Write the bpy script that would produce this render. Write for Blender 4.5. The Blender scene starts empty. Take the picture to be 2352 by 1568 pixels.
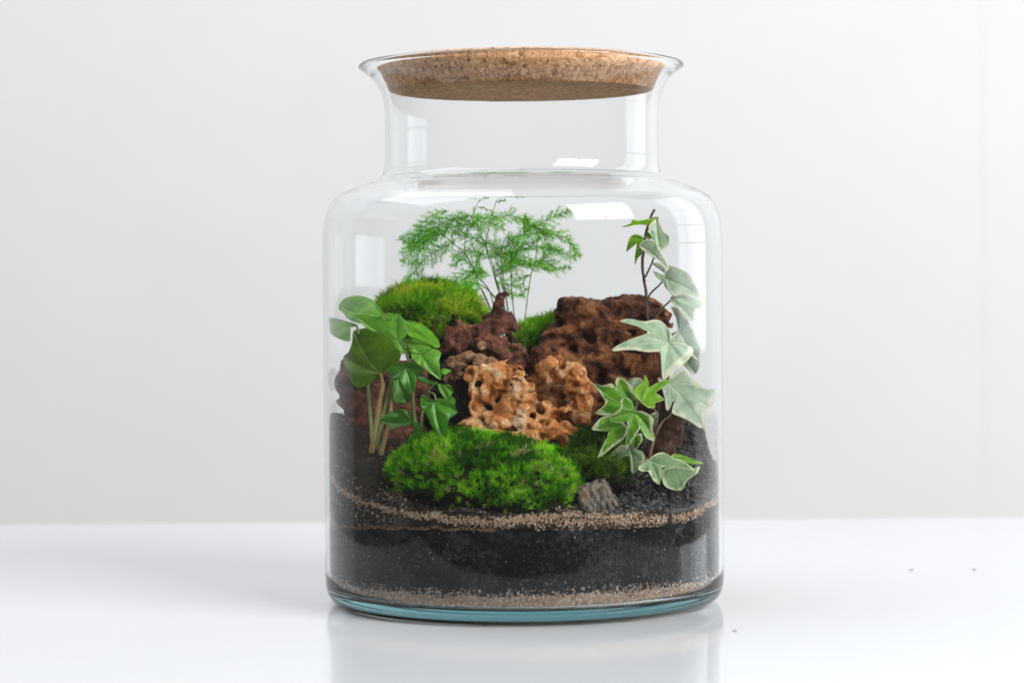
import bpy, math, random
import numpy as np
from mathutils import Vector, Matrix

rng = np.random.default_rng(7)
random.seed(7)
S = bpy.context.scene
COL = S.collection

# ------------------------------------------------------------------ camera
FOC = 5545.0                      # focal length in units of a 2352 px wide frame
CAM = np.array([0.0, -1.39, 0.182])
PITCH = math.atan(130.0 / FOC)
ROLL = math.radians(0.42)
fw = np.array([0, math.cos(PITCH), -math.sin(PITCH)])
up0 = np.array([0, math.sin(PITCH), math.cos(PITCH)])
rt0 = np.array([1.0, 0, 0])
up = up0 * math.cos(ROLL) + rt0 * math.sin(ROLL)
rt = rt0 * math.cos(ROLL) - up0 * math.sin(ROLL)
cd = bpy.data.cameras.new('camera')
cam = bpy.data.objects.new('camera', cd)
COL.objects.link(cam)
M = Matrix.Identity(4)
for i in range(3):
    M[i][0], M[i][1], M[i][2], M[i][3] = rt[i], up[i], -fw[i], CAM[i]
cam.matrix_world = M
cd.sensor_width = 36.0
cd.lens = FOC / 2352.0 * 36.0
cd.clip_start = 0.05
cd.clip_end = 60
cd.dof.use_dof = True
cd.dof.focus_distance = 1.35
cd.dof.aperture_fstop = 6.8
S.camera = cam

# ------------------------------------------------------------------ world and lamps
w = bpy.data.worlds.new('World')
S.world = w
w.use_nodes = True
bg = w.node_tree.nodes['Background']
bg.inputs[0].default_value = (1.0, 0.975, 0.94, 1)
bg.inputs[1].default_value = 0.13

def area(name, loc, target, sx, sy, power, color):
    l = bpy.data.lights.new(name, 'AREA')
    l.shape = 'RECTANGLE'
    l.size, l.size_y = sx, sy
    l.energy = power
    l.color = color
    o = bpy.data.objects.new(name, l)
    COL.objects.link(o)
    o.location = loc
    d = Vector(target) - Vector(loc)
    o.rotation_euler = d.to_track_quat('-Z', 'Y').to_euler()
    return o

# the tall window on the right: two columns of panes with glazing bars between them
for i, (y0, y1) in enumerate(((0.16, 0.36), (0.38, 1.04))):
    for j, (z0, z1) in enumerate(((0.10, 0.245), (0.26, 0.40), (0.415, 0.75), (0.765, 1.10), (1.115, 1.45))):
        yc, zc = (y0 + y1) / 2, (z0 + z1) / 2
        area('window_lamp', (1.5, yc, zc), (0, yc, zc), y1 - y0, z1 - z0,
             (7.0 if j == 0 else 7.5) * (y1 - y0) * (z1 - z0), (0.86, 0.93, 1.0))
# window behind the camera on the right, lighting the planting from the front
for j, xo in enumerate((-0.36, 0.36)):
    area('front_window_lamp', (2.4 + xo * 1.0, -2.1 + xo * 1.1, 1.95), (0, 0, 0.12), 1.1, 1.6, 106.0, (1.0, 0.985, 0.96))
# broad soft fill lamp added overhead, in place of light off an unseen ceiling
area('overhead_fill_lamp', (-1.3, 0.0, 2.3), (-1.3, 0.0, 0), 2.4, 2.2, 54.0, (0.985, 0.985, 1.0))

S.view_settings.view_transform = 'Standard'
S.view_settings.look = 'None'
S.view_settings.gamma = 1.0
S.view_settings.use_curve_mapping = False
S.view_settings.exposure = 0.19
S.render.engine = 'CYCLES'
c = S.cycles
c.use_denoising = True
c.denoiser = 'OPENIMAGEDENOISE'
c.caustics_refractive = True
c.caustics_reflective = True
c.max_bounces = 14
c.transmission_bounces = 14
c.glossy_bounces = 6
c.diffuse_bounces = 4
c.transparent_max_bounces = 12
c.blur_glossy = 0.3
c.sample_clamp_indirect = 6.0
c.use_adaptive_sampling = True
c.adaptive_threshold = 0.01

# ------------------------------------------------------------------ geometry helpers
PX = 1.39 / FOC                   # metres per unit at the jar's axis

def P(u, v, y):
    """point of the place seen at (u, v) of the 2352 wide frame, standing at depth y (vectorised)"""
    u, v, y = np.broadcast_arrays(np.asarray(u, float), np.asarray(v, float), np.asarray(y, float))
    dx = (u - 1176.0) / FOC
    dy = (v - 784.0) / FOC
    ray = dx[..., None] * rt - dy[..., None] * up + fw
    t = (y - CAM[1]) / ray[..., 1]
    return CAM + ray * t[..., None]

JX = float(P(1205.5, 1380, 0.0)[0])
RIN = 0.1123

def tag(o, label=None, cat=None, group=None, kind=None):
    if label: o['label'] = label
    if cat: o['category'] = cat
    if group: o['group'] = group
    if kind: o['kind'] = kind
    return o

def empty(name, loc, label, cat, group=None):
    o = bpy.data.objects.new(name, None)
    COL.objects.link(o)
    o.location = [float(x) for x in loc]
    o.empty_display_size = 0.01
    return tag(o, label, cat, group)

def root_of(p):
    off = np.zeros(3)
    while p is not None:
        off += np.array(p.location)
        p = p.parent
    return off

def mesh(name, V, F, mat, parent=None, smooth=True, attrs=None, col=None):
    """V (n,3) world space, F list of index arrays (each (m,3) or (m,4))"""
    V = np.asarray(V, float)
    if parent is not None:
        V = V - root_of(parent)
    if not isinstance(F, list):
        F = [F]
    F = [np.asarray(f, np.int32) for f in F if len(f)]
    me = bpy.data.meshes.new(name)
    nl = sum(f.size for f in F)
    nf = sum(len(f) for f in F)
    me.vertices.add(len(V))
    me.vertices.foreach_set('co', V.astype(np.float32).ravel())
    me.loops.add(nl)
    me.loops.foreach_set('vertex_index', np.concatenate([f.ravel() for f in F]))
    me.polygons.add(nf)
    tot = np.concatenate([np.full(len(f), f.shape[1], np.int32) for f in F])
    st = np.concatenate([[0], np.cumsum(tot)[:-1]]).astype(np.int32)
    me.polygons.foreach_set('loop_start', st)
    me.polygons.foreach_set('loop_total', tot)
    me.polygons.foreach_set('use_smooth', np.full(nf, smooth, dtype=bool))
    if attrs:
        for k, a in attrs.items():
            at = me.attributes.new(k, 'FLOAT', 'POINT')
            at.data.foreach_set('value', np.asarray(a, np.float32).ravel())
    if col is not None:
        at = me.attributes.new('Col', 'FLOAT_COLOR', 'POINT')
        cc = np.ones((len(V), 4), np.float32)
        cc[:, :3] = col
        at.data.foreach_set('color', cc.ravel())
    me.update(calc_edges=True)
    me.validate()
    me.materials.append(mat)
    o = bpy.data.objects.new(name, me)
    COL.objects.link(o)
    if parent is not None:
        o.parent = parent
    return o

def lathe(profile, seg=144, cx=0.0, cy=0.0):
    pr = np.asarray(profile, float)
    n = len(pr)
    a = np.linspace(0, 2 * np.pi, seg, endpoint=False)
    V = np.stack([cx + pr[:, 0][:, None] * np.cos(a), cy + pr[:, 0][:, None] * np.sin(a),
                  np.repeat(pr[:, 1][:, None], seg, 1)], -1).reshape(-1, 3)
    i = np.arange(n - 1)[:, None]
    j = np.arange(seg)[None]
    j2 = (j + 1) % seg
    Q = np.stack([i * seg + j, i * seg + j2, (i + 1) * seg + j2, (i + 1) * seg + j], -1).reshape(-1, 4)
    return V, Q

def catmull(pts, n=6):
    p = np.asarray(pts, float)
    p = np.vstack([2 * p[0] - p[1], p, 2 * p[-1] - p[-2]])
    out = []
    for k in range(1, len(p) - 2):
        t = np.linspace(0, 1, n, endpoint=False)[:, None]
        a, b, c_, d = p[k - 1], p[k], p[k + 1], p[k + 2]
        out.append(0.5 * (2 * b + (c_ - a) * t + (2 * a - 5 * b + 4 * c_ - d) * t ** 2 + (3 * b - a - 3 * c_ + d) * t ** 3))
    out.append(p[-2][None])
    return np.vstack(out)

def tube(pts, rad, sides=7):
    """V, quads of a tapered tube round a polyline"""
    p = np.asarray(pts, float)
    n = len(p)
    r = np.broadcast_to(np.asarray(rad, float), (n,)) if np.ndim(rad) else np.full(n, rad)
    t = np.gradient(p, axis=0)
    t /= np.linalg.norm(t, axis=1)[:, None] + 1e-12
    ref = np.array([0.13, 0.97, 0.2])
    a = np.cross(t, ref); a /= np.linalg.norm(a, axis=1)[:, None] + 1e-12
    b = np.cross(t, a)
    th = np.linspace(0, 2 * np.pi, sides, endpoint=False)
    V = p[:, None] + r[:, None, None] * (a[:, None] * np.cos(th)[None, :, None] + b[:, None] * np.sin(th)[None, :, None])
    V = V.reshape(-1, 3)
    i = np.arange(n - 1)[:, None]; j = np.arange(sides)[None]; j2 = (j + 1) % sides
    Q = np.stack([i * sides + j, i * sides + j2, (i + 1) * sides + j2, (i + 1) * sides + j], -1).reshape(-1, 4)
    V = np.vstack([V, p[0], p[-1]])
    k0, k1 = n * sides, n * sides + 1
    js = np.arange(sides); js2 = (js + 1) % sides
    T = np.vstack([np.stack([np.full(sides, k0), js2, js], -1),
                   np.stack([np.full(sides, k1), (n - 1) * sides + js, (n - 1) * sides + js2], -1)])
    return V, Q, T

class Bag:
    def __init__(s):
        s.V, s.T, s.Q, s.C, s.n = [], [], [], [], 0
    def add(s, V, T=None, Q=None, col=None):
        V = np.asarray(V, float).reshape(-1, 3)
        s.V.append(V)
        if T is not None and len(T): s.T.append(np.asarray(T) + s.n)
        if Q is not None and len(Q): s.Q.append(np.asarray(Q) + s.n)
        if col is not None: s.C.append(np.broadcast_to(np.asarray(col, float), V.shape))
        s.n += len(V)
    def build(s, name, mat, parent=None, smooth=True):
        F = []
        if s.Q: F.append(np.vstack(s.Q))
        if s.T: F.append(np.vstack(s.T))
        return mesh(name, np.vstack(s.V), F, mat, parent, smooth, col=np.vstack(s.C) if s.C else None)

# noise ------------------------------------------------------------
_L = rng.random((48, 48, 48)).astype(np.float32) * 2 - 1
def vnoise(p, freq):
    q = np.asarray(p, float) * freq + 117.3
    i = np.floor(q).astype(int)
    f = q - i
    f = f * f * f * (f * (f * 6 - 15) + 10)
    i %= 48; k = (i + 1) % 48
    x0, y0, z0, x1, y1, z1 = i[..., 0], i[..., 1], i[..., 2], k[..., 0], k[..., 1], k[..., 2]
    fx, fy, fz = f[..., 0], f[..., 1], f[..., 2]
    l = lambda a, b, t: a + (b - a) * t
    return l(l(l(_L[x0, y0, z0], _L[x1, y0, z0], fx), l(_L[x0, y1, z0], _L[x1, y1, z0], fx), fy),
             l(l(_L[x0, y0, z1], _L[x1, y0, z1], fx), l(_L[x0, y1, z1], _L[x1, y1, z1], fx), fy), fz)
def fbm(p, freq, octv=4, ridged=False):
    s, a, t = 0, 1.0, 0
    for o in range(octv):
        n = vnoise(p, freq * 2.03 ** o + o * 0.37)
        s = s + a * ((1 - 2 * np.abs(n)) if ridged else n)
        t += a; a *= 0.5
    return s / t

def surface_nets(F, org, h):
    ins = F < 0
    n = np.array(F.shape)
    c8 = [(a, b, d) for a in (0, 1) for b in (0, 1) for d in (0, 1)]
    sl = lambda a: tuple(slice(a[k], n[k] - 1 + a[k]) for k in range(3))
    cnt = sum(ins[sl(a)].astype(np.int8) for a in c8)
    act = (cnt > 0) & (cnt < 8)
    idx = -np.ones(act.shape, np.int64)
    cells = np.argwhere(act)
    idx[act] = np.arange(len(cells))
    acc = np.zeros((len(cells), 3)); num = np.zeros(len(cells))
    for a in c8:
        for ax in range(3):
            if a[ax]: continue
            b = list(a); b[ax] = 1
            fa = F[tuple((cells + a).T)]; fb = F[tuple((cells + b).T)]
            m = (fa < 0) != (fb < 0)
            t = np.where(m, fa / np.where(m, fa - fb, 1), 0)
            pt = np.repeat(np.array(a, float)[None], len(cells), 0)
            pt[:, ax] += t
            acc[m] += pt[m]; num[m] += 1
    V = (cells + acc / num[:, None]) * h + org
    quads = []
    for ax in range(3):
        o1, o2 = [(1, 2), (2, 0), (0, 1)][ax]
        A = ins
        s0 = [slice(1, -1)] * 3; s0[ax] = slice(0, -1)
        s1 = [slice(1, -1)] * 3; s1[ax] = slice(1, None)
        diff = A[tuple(s0)] != A[tuple(s1)]
        e = np.argwhere(diff)
        if not len(e): continue
        sign = A[tuple(s0)][diff]
        off = np.ones(3, int); off[ax] = 0
        e = e + off
        d1 = np.zeros(3, int); d1[o1] = 1
        d2 = np.zeros(3, int); d2[o2] = 1
        g = lambda x: idx[tuple(x.T)]
        q = np.stack([g(e), g(e - d1), g(e - d1 - d2), g(e - d2)], -1)
        q = np.where(sign[:, None], q[:, ::-1], q)
        quads.append(q[(q >= 0).all(1)])
    Q = np.vstack(quads)
    return V, Q[:, ::-1]

def grid_field(lo, hi, h):
    lo = np.asarray(lo) - 4 * h; hi = np.asarray(hi) + 4 * h
    ax = [np.arange(lo[k], hi[k], h) for k in range(3)]
    G = np.stack(np.meshgrid(*ax, indexing='ij'), -1)
    return G, lo

# ------------------------------------------------------------------ materials
def new_mat(name):
    m = bpy.data.materials.new(name)
    m.use_nodes = True
    nt = m.node_tree
    nt.nodes.clear()
    out = nt.nodes.new('ShaderNodeOutputMaterial')
    return m, nt, out

class N:
    def __init__(s, nt): s.nt = nt
    def __call__(s, typ, ins=None, **kw):
        n = s.nt.nodes.new('ShaderNode' + typ)
        for k, v in kw.items(): setattr(n, k, v)
        for k, v in (ins or {}).items():
            if isinstance(v, bpy.types.NodeSocket): s.nt.links.new(v, n.inputs[k])
            else: n.inputs[k].default_value = v
        return n
    def ramp(s, fac, stops, interp='LINEAR'):
        n = s.nt.nodes.new('ShaderNodeValToRGB')
        n.color_ramp.interpolation = interp
        el = n.color_ramp.elements
        while len(el) < len(stops): el.new(0.5)
        for e, (p, c_) in zip(el, stops):
            e.position = p
            e.color = (*c_, 1) if len(c_) == 3 else c_
        s.nt.links.new(fac, n.inputs[0])
        return n.outputs[0]
    def mix(s, f, a, b, mode='MIX'):
        n = s.nt.nodes.new('ShaderNodeMix'); n.data_type = 'RGBA'; n.blend_type = mode
        for k, v in ((0, f), (6, a), (7, b)):
            if isinstance(v, bpy.types.NodeSocket): s.nt.links.new(v, n.inputs[k])
            else: n.inputs[k].default_value = v if k == 0 else (*v, 1)
        return n.outputs[2]

def coords(n, scale=(1, 1, 1)):
    tc = n('TexCoord')
    mp = n('Mapping', {0: tc.outputs['Object'], 3: scale})
    return mp.outputs[0]

def mat_glass():
    m, nt, out = new_mat('clear_glass')
    n = N(nt)
    g = n('BsdfGlass', {'Color': (1, 1, 1, 1), 'Roughness': 0.0, 'IOR': 1.32})
    v = n('VolumeAbsorption', {'Color': (0.36, 0.64, 0.67, 1), 'Density': 14.0})
    nt.links.new(g.outputs[0], out.inputs[0])
    nt.links.new(v.outputs[0], out.inputs[1])
    return m

def mat_cork():
    m, nt, out = new_mat('cork')
    n = N(nt)
    co = coords(n)
    w1 = n('TexNoise', {'Vector': co, 'Scale': 160, 'Detail': 3})
    cv = n('MixRGB', {0: 0.012, 1: co, 2: w1.outputs['Color']})
    vo = n('TexVoronoi', {'Vector': cv.outputs[0], 'Scale': 620, 'Randomness': 1.0})
    hue = n('SeparateColor', {0: vo.outputs['Color']})
    base = n.ramp(hue.outputs[0], [(0.0, (0.20, 0.075, 0.03)), (0.25, (0.46, 0.22, 0.10)), (0.6, (0.64, 0.35, 0.175)), (1.0, (0.84, 0.56, 0.33))])
    big = n('TexNoise', {'Vector': co, 'Scale': 55, 'Detail': 5, 'Roughness': 0.6})
    base = n.mix(0.35, base, n.ramp(big.outputs[0], [(0.3, (0.36, 0.18, 0.08)), (0.7, (0.66, 0.40, 0.22))]))
    co2 = coords(n, (1, 1.0, 0.55))
    sp = n('TexNoise', {'Vector': co2, 'Scale': 420, 'Detail': 3, 'Roughness': 0.65})
    dk = n.ramp(sp.outputs[0], [(0.57, (0, 0, 0)), (0.66, (1, 1, 1))])
    base = n.mix(dk, base, (0.10, 0.04, 0.02))
    bp = n('Bump', {'Strength': 0.6, 'Distance': 0.0006, 'Height': sp.outputs[0]})
    bp.invert = True
    b = n('BsdfPrincipled', {'Base Color': base, 'Roughness': 0.85, 'Normal': bp.outputs[0], 'Specular IOR Level': 0.2})
    nt.links.new(b.outputs[0], out.inputs[0])
    return m

def mat_rock(name, stops, scale, speck=None, rough=0.8, bump=0.7, spec=0.3, stretch=(1, 1, 1)):
    m, nt, out = new_mat(name)
    n = N(nt)
    co = coords(n, stretch)
    a = n('TexNoise', {'Vector': co, 'Scale': scale, 'Detail': 8, 'Roughness': 0.66, 'Distortion': 0.7})
    base = n.ramp(a.outputs[0], stops)
    if speck:
        s2 = n('TexNoise', {'Vector': co, 'Scale': scale * 5, 'Detail': 4, 'Roughness': 0.6})
        f = n.ramp(s2.outputs[0], [(0.60, (0, 0, 0)), (0.72, (1, 1, 1))])
        base = n.mix(f, base, speck)
    fine = n('TexNoise', {'Vector': co, 'Scale': 800, 'Detail': 4, 'Roughness': 0.75})
    base = n.mix(0.75, base, n.ramp(fine.outputs[0], [(0.36, (0.42, 0.40, 0.38)), (0.5, (1, 1, 1)), (0.64, (1.35, 1.3, 1.25))]), 'MULTIPLY')
    bp = n('Bump', {'Strength': bump, 'Distance': 0.0009, 'Height': fine.outputs[0]})
    cr = n('TexNoise', {'Vector': co, 'Scale': 330, 'Detail': 6, 'Roughness': 0.7, 'Distortion': 0.6})
    cr2 = n('Math', {0: n('Math', {0: cr.outputs[0], 1: 0.5}, operation='SUBTRACT').outputs[0]}, operation='ABSOLUTE')
    bp = n('Bump', {'Strength': bump, 'Distance': 0.004, 'Height': cr2.outputs[0], 'Normal': bp.outputs[0]})
    b = n('BsdfPrincipled', {'Base Color': base, 'Roughness': rough, 'Normal': bp.outputs[0], 'Specular IOR Level': spec})
    nt.links.new(b.outputs[0], out.inputs[0])
    return m

def mat_attr(name, rough=0.6, trans=0.3, spec=0.3):
    """colour from the 'Col' attribute of each blade, needle or grain"""
    m, nt, out = new_mat(name)
    n = N(nt)
    at = n('Attribute', attribute_name='Col')
    b = n('BsdfPrincipled', {'Base Color': at.outputs['Color'], 'Roughness': rough, 'Specular IOR Level': spec})
    sh = b.outputs[0]
    if trans > 0:
        t = n('BsdfTranslucent', {'Color': at.outputs['Color']})
        sh = n('MixShader', {0: trans, 1: b.outputs[0], 2: t.outputs[0]}).outputs[0]
    nt.links.new(sh, out.inputs[0])
    return m

def mat_soil(name, dark, light, lo=0.55, hi=0.75, brown=None):
    m, nt, out = new_mat(name)
    n = N(nt)
    co = coords(n)
    big = n('TexNoise', {'Vector': co, 'Scale': 38, 'Detail': 3, 'Roughness': 0.55})
    fine = n('TexNoise', {'Vector': co, 'Scale': 380, 'Detail': 5, 'Roughness': 0.7})
    prod = n('Math', {0: big.outputs[0], 1: 0.9, 2: fine.outputs[0]}, operation='MULTIPLY_ADD')
    sc = n('Math', {0: prod.outputs[0], 1: 0.55}, operation='MULTIPLY')
    f = n.ramp(sc.outputs[0], [(lo, (0, 0, 0)), (hi, (1, 1, 1))])
    base = n.mix(f, dark, light)
    if brown:
        f2 = n.ramp(n('TexNoise', {'Vector': co, 'Scale': 230, 'Detail': 4}).outputs[0], [(0.5, (0, 0, 0)), (0.72, (1, 1, 1))])
        base = n.mix(f2, base, brown)
    bp = n('Bump', {'Strength': 0.8, 'Distance': 0.0012, 'Height': fine.outputs[0]})
    b = n('BsdfPrincipled', {'Base Color': base, 'Roughness': 0.9, 'Normal': bp.outputs[0], 'Specular IOR Level': 0.2})
    nt.links.new(b.outputs[0], out.inputs[0])
    return m

def mat_leaf(name, c_in, c_dark, margin=None, m_at=0.78, vein=(0.35, 0.5, 0.25), trans=0.3, rough=0.34, veinw=0.00022, blotch=0.95):
    """leaf blade: 'edge' is 0 at the petiole and 1 at the margin, 'vein' the distance from the nearest main vein"""
    m, nt, out = new_mat(name)
    n = N(nt)
    co = coords(n)
    no = n('TexNoise', {'Vector': co, 'Scale': 130, 'Detail': 4, 'Roughness': 0.6})
    base = n.mix(n.ramp(no.outputs[0], [(0.38, (0, 0, 0)), (0.62, (1, 1, 1))]), c_in, c_dark)
    e = n('Attribute', attribute_name='edge')
    vn = n('Attribute', attribute_name='vein')
    if margin:
        n2 = n('TexNoise', {'Vector': co, 'Scale': 150, 'Detail': 5, 'Roughness': 0.65})
        s = n('Math', {0: n2.outputs[0], 1: blotch, 2: e.outputs['Fac']}, operation='MULTIPLY_ADD')
        f = n.ramp(s.outputs[0], [(0.0, (0, 0, 0)), (min(0.99, (m_at + blotch * 0.5) / 1.6), (0, 0, 0)), (min(1, (m_at + blotch * 0.5 + 0.09) / 1.6), (1, 1, 1))])
        d = n('Math', {0: s.outputs[0], 1: 1 / 1.6}, operation='MULTIPLY')
        nt.links.new(d.outputs[0], f.node.inputs[0])
        base = n.mix(f, base, margin)
    vf = n('MapRange', {0: vn.outputs['Fac'], 1: veinw * 0.4, 2: veinw * 1.7, 3: 0.75, 4: 0.0})
    rb = n('Attribute', attribute_name='rib')
    rf = n('MapRange', {0: rb.outputs['Fac'], 1: 0.02, 2: 0.13, 3: 0.28, 4: 0.0})
    base = n.mix(rf.outputs[0], base, vein)
    base = n.mix(vf.outputs[0], base, vein)
    oi = n('ObjectInfo')
    hs = n('HueSaturation', {'Hue': 0.5, 'Saturation': 1.05, 'Color': base, 'Value': n('MapRange', {0: oi.outputs['Random'], 3: 0.78, 4: 1.2}).outputs[0]})
    spot = n('TexNoise', {'Vector': co, 'Scale': 60, 'Detail': 6, 'Roughness': 0.7})
    base = n.mix(n.ramp(spot.outputs[0], [(0.66, (0, 0, 0)), (0.74, (0.5, 0.5, 0.5))]), hs.outputs[0], (0.34, 0.33, 0.09))
    bp = n('Bump', {'Strength': 0.5, 'Distance': 0.0008, 'Height': no.outputs[0]})
    b = n('BsdfPrincipled', {'Base Color': base, 'Roughness': rough, 'Normal': bp.outputs[0], 'Specular IOR Level': 0.4})
    t = n('BsdfTranslucent', {'Color': base})
    mx = n('MixShader', {0: trans, 1: b.outputs[0], 2: t.outputs[0]})
    nt.links.new(mx.outputs[0], out.inputs[0])
    return m

def mat_plain(name, col, rough=0.6, spec=0.4, var=0.15, scale=60):
    m, nt, out = new_mat(name)
    n = N(nt)
    co = coords(n)
    no = n('TexNoise', {'Vector': co, 'Scale': scale, 'Detail': 5, 'Roughness': 0.6})
    d = tuple(x * (1 - var) for x in col)
    base = n.mix(n.ramp(no.outputs[0], [(0.3, (0, 0, 0)), (0.7, (1, 1, 1))]), d, col)
    b = n('BsdfPrincipled', {'Base Color': base, 'Roughness': rough, 'Specular IOR Level': spec})
    nt.links.new(b.outputs[0], out.inputs[0])
    return m

M_glass = mat_glass()
M_cork = mat_cork()
M_wall = mat_plain('wall_paint', (0.615, 0.618, 0.632), 0.75, 0.2, 0.03, 6)
M_table = mat_plain('table_lacquer', (0.55, 0.572, 0.60), 0.08, 0.36, 0.02, 9)

# ------------------------------------------------------------------ table and wall
def box(name, lo, hi, mat, bev=0.0, parent=None):
    lo = np.array(lo, float); hi = np.array(hi, float)
    V = np.array([[x, y, z] for x in (lo[0], hi[0]) for y in (lo[1], hi[1]) for z in (lo[2], hi[2])])
    F = np.array([[0, 1, 3, 2], [4, 6, 7, 5], [0, 4, 5, 1], [2, 3, 7, 6], [0, 2, 6, 4], [1, 5, 7, 3]])
    o = mesh(name, V, F, mat, parent, smooth=False)
    if bev:
        b = o.modifiers.new('bevel', 'BEVEL'); b.width = bev; b.segments = 4
    return o

tb = box('table', (-0.45, -0.325, -0.03), (0.45, 0.47, 0.0), M_table, 0.002)
tag(tb, 'glossy white table top the jar stands on', 'table', kind='structure')
wl = box('wall', (-3, 1.25, -1.2), (3, 1.35, 2.6), M_wall)
tag(wl, 'plain white wall out of focus behind the table', 'wall', kind='structure')
box('pilaster', (-1.1, 1.2496, -1.19), (float(P(112, 700, 1.215)[0]), 1.2505, 2.59), M_wall, 0.0, wl)
box('pilaster', (float(P(2262, 700, 1.248)[0]), 1.2496, -1.19), (1.2, 1.2505, 2.59), M_wall, 0.0, wl)

# ------------------------------------------------------------------ jar
OUT = [(0, .0030), (.05, .0030), (.085, .0024), (.098, .0012), (.1045, .0003), (.1090, .0012), (.1122, .0038), (.1140, .0080),
       (.1147, .0140), (.1148, .024), (.1148, .06), (.1148, .1), (.1148, .15), (.1148, .195), (.1147, .207), (.1138, .2175), (.1113, .2258), (.1070, .2318),
       (.1, .2358), (.092, .2390), (.0858, .2412), (.0818, .2430), (.0797, .2462), (.0788, .2510), (.0785, .258), (.0784, .27), (.0785, .279),
       (.0790, .2855), (.0808, .2922), (.0845, .2984), (.0888, .3028), (.0918, .3050), (.0931, .3060), (.0930, .3074), (.0917, .3083), (.0902, .3078)]
def offset_profile(pts, t):
    p = np.array(pts); d = np.gradient(p, axis=0); d /= np.linalg.norm(d, axis=1)[:, None]
    return [tuple(q) for q in p + np.stack([-d[:, 1], d[:, 0]], -1) * t]
_k0, _k1 = OUT.index((.1148, .024)), OUT.index((.0845, .2984))
INN = [(.0893, .3064), (.0868, .3040)] + offset_profile(OUT[_k0 - 1:_k1 + 2], .0025)[1:-1][::-1] + \
      [(.1120, .0155), (.1102, .0108), (.1057, .0086), (.095, .0079), (.05, .0076), (0, .0076)]
pr = catmull(OUT + INN, 4)
pr[:, 0] = np.maximum(pr[:, 0], 0)
pr[0, 0] = pr[-1, 0] = 0.00001
V, Q = lathe(pr, 192, JX, 0)
V[:, 2] += 0.0004
jar = mesh('glass_jar', V, Q, M_glass)
tag(jar, 'large clear glass jar with wide shoulder and flared neck holding the planting', 'jar')

ck = [(0, .2927), (.03, .2927), (.055, .2927), (.0742, .2927), (.0750, .2928), (.0757, .2932), (.0760, .2938), (.0774, .2980), (.0796, .3020),
      (.0818, .3055), (.0828, .3088), (.0824, .3099), (.0812, .3104), (.06, .3104), (.03, .3104), (0, .3104)]
seg = 200
V, Q = lathe([(max(r, 1e-5), z) for r, z in ck], seg, JX, 0)
V += (fbm(V, 420, 3)[:, None] * 0.00035) * np.array([1, 1, 0.6])
cork = mesh('cork_stopper', V, Q, M_cork)
tag(cork, 'round flat cork stopper sitting in the flared mouth of the jar', 'cork')

# ------------------------------------------------------------------ soil
CTRL = np.array([(0, -.11, .057), (-.05, -.098, .060), (.05, -.098, .057), (.085, -.07, .058), (.105, -.03, .067), (.11, 0, .078),
                 (.1, .045, .102), (.06, .09, .1), (0, .11, .115), (-.05, .095, .115), (-.09, .06, .112), (-.11, 0, .109), (-.1, -.04, .088),
                 (-.08, -.075, .068), (0, -.06, .062), (0, -.01, .085), (0, .045, .125), (-.055, .045, .128), (-.06, 0, .092), (.05, .03, .105),
                 (.06, -.02, .074), (.04, -.05, .063), (-.08, -.03, .083), (-.075, .005, .096), (.085, .01, .083), (-.05, -.04, .072)])
def soil_h(x, y):
    d2 = (x[..., None] - CTRL[:, 0]) ** 2 + (y[..., None] - CTRL[:, 1]) ** 2
    wgt = 1 / (d2 + 0.00006) ** 1.6
    h = (wgt * CTRL[:, 2]).sum(-1) / wgt.sum(-1)
    p = np.stack([x, y, x * 0], -1)
    return h + 0.0016 * fbm(p, 160, 4)

def inner_r(z):
    z = np.asarray(z, float)
    rr = np.array([p[0] for p in INN[::-1]][:14]); zz = np.array([p[1] for p in INN[::-1]][:14])
    return np.interp(z, zz[2:], rr[2:])

def th_interp(pairs):
    a = np.array([p[0] for p in pairs]); b = np.array([p[1] for p in pairs])
    return lambda th: np.interp(np.degrees(th), a, b, period=360)
# angle 0 looks at the camera, positive to the right
black_top = th_interp([(-180, .055), (-90, .047), (-75, .047), (-45, .0502), (-30, .0512), (0, .0522), (50, .0505), (80, .0575), (110, .062)])
gravel_top = th_interp([(-180, .017), (-80, .0155), (0, .0165), (80, .0175)])
sand_mid = th_interp([(-180, .08), (-80, .0775), (-66, .0695), (-50, .0635), (-34, .0592), (-15, .0565), (15, .0555), (40, .0545), (52, .0548), (80, .0640), (110, .075)])
sand_half = th_interp([(-180, .001), (-80, .001), (-66, .0020), (-34, .0017), (-15, .0024), (0, .0031), (30, .0034), (50, .0026), (65, .0022), (80, .0022), (110, .001)])

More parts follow.
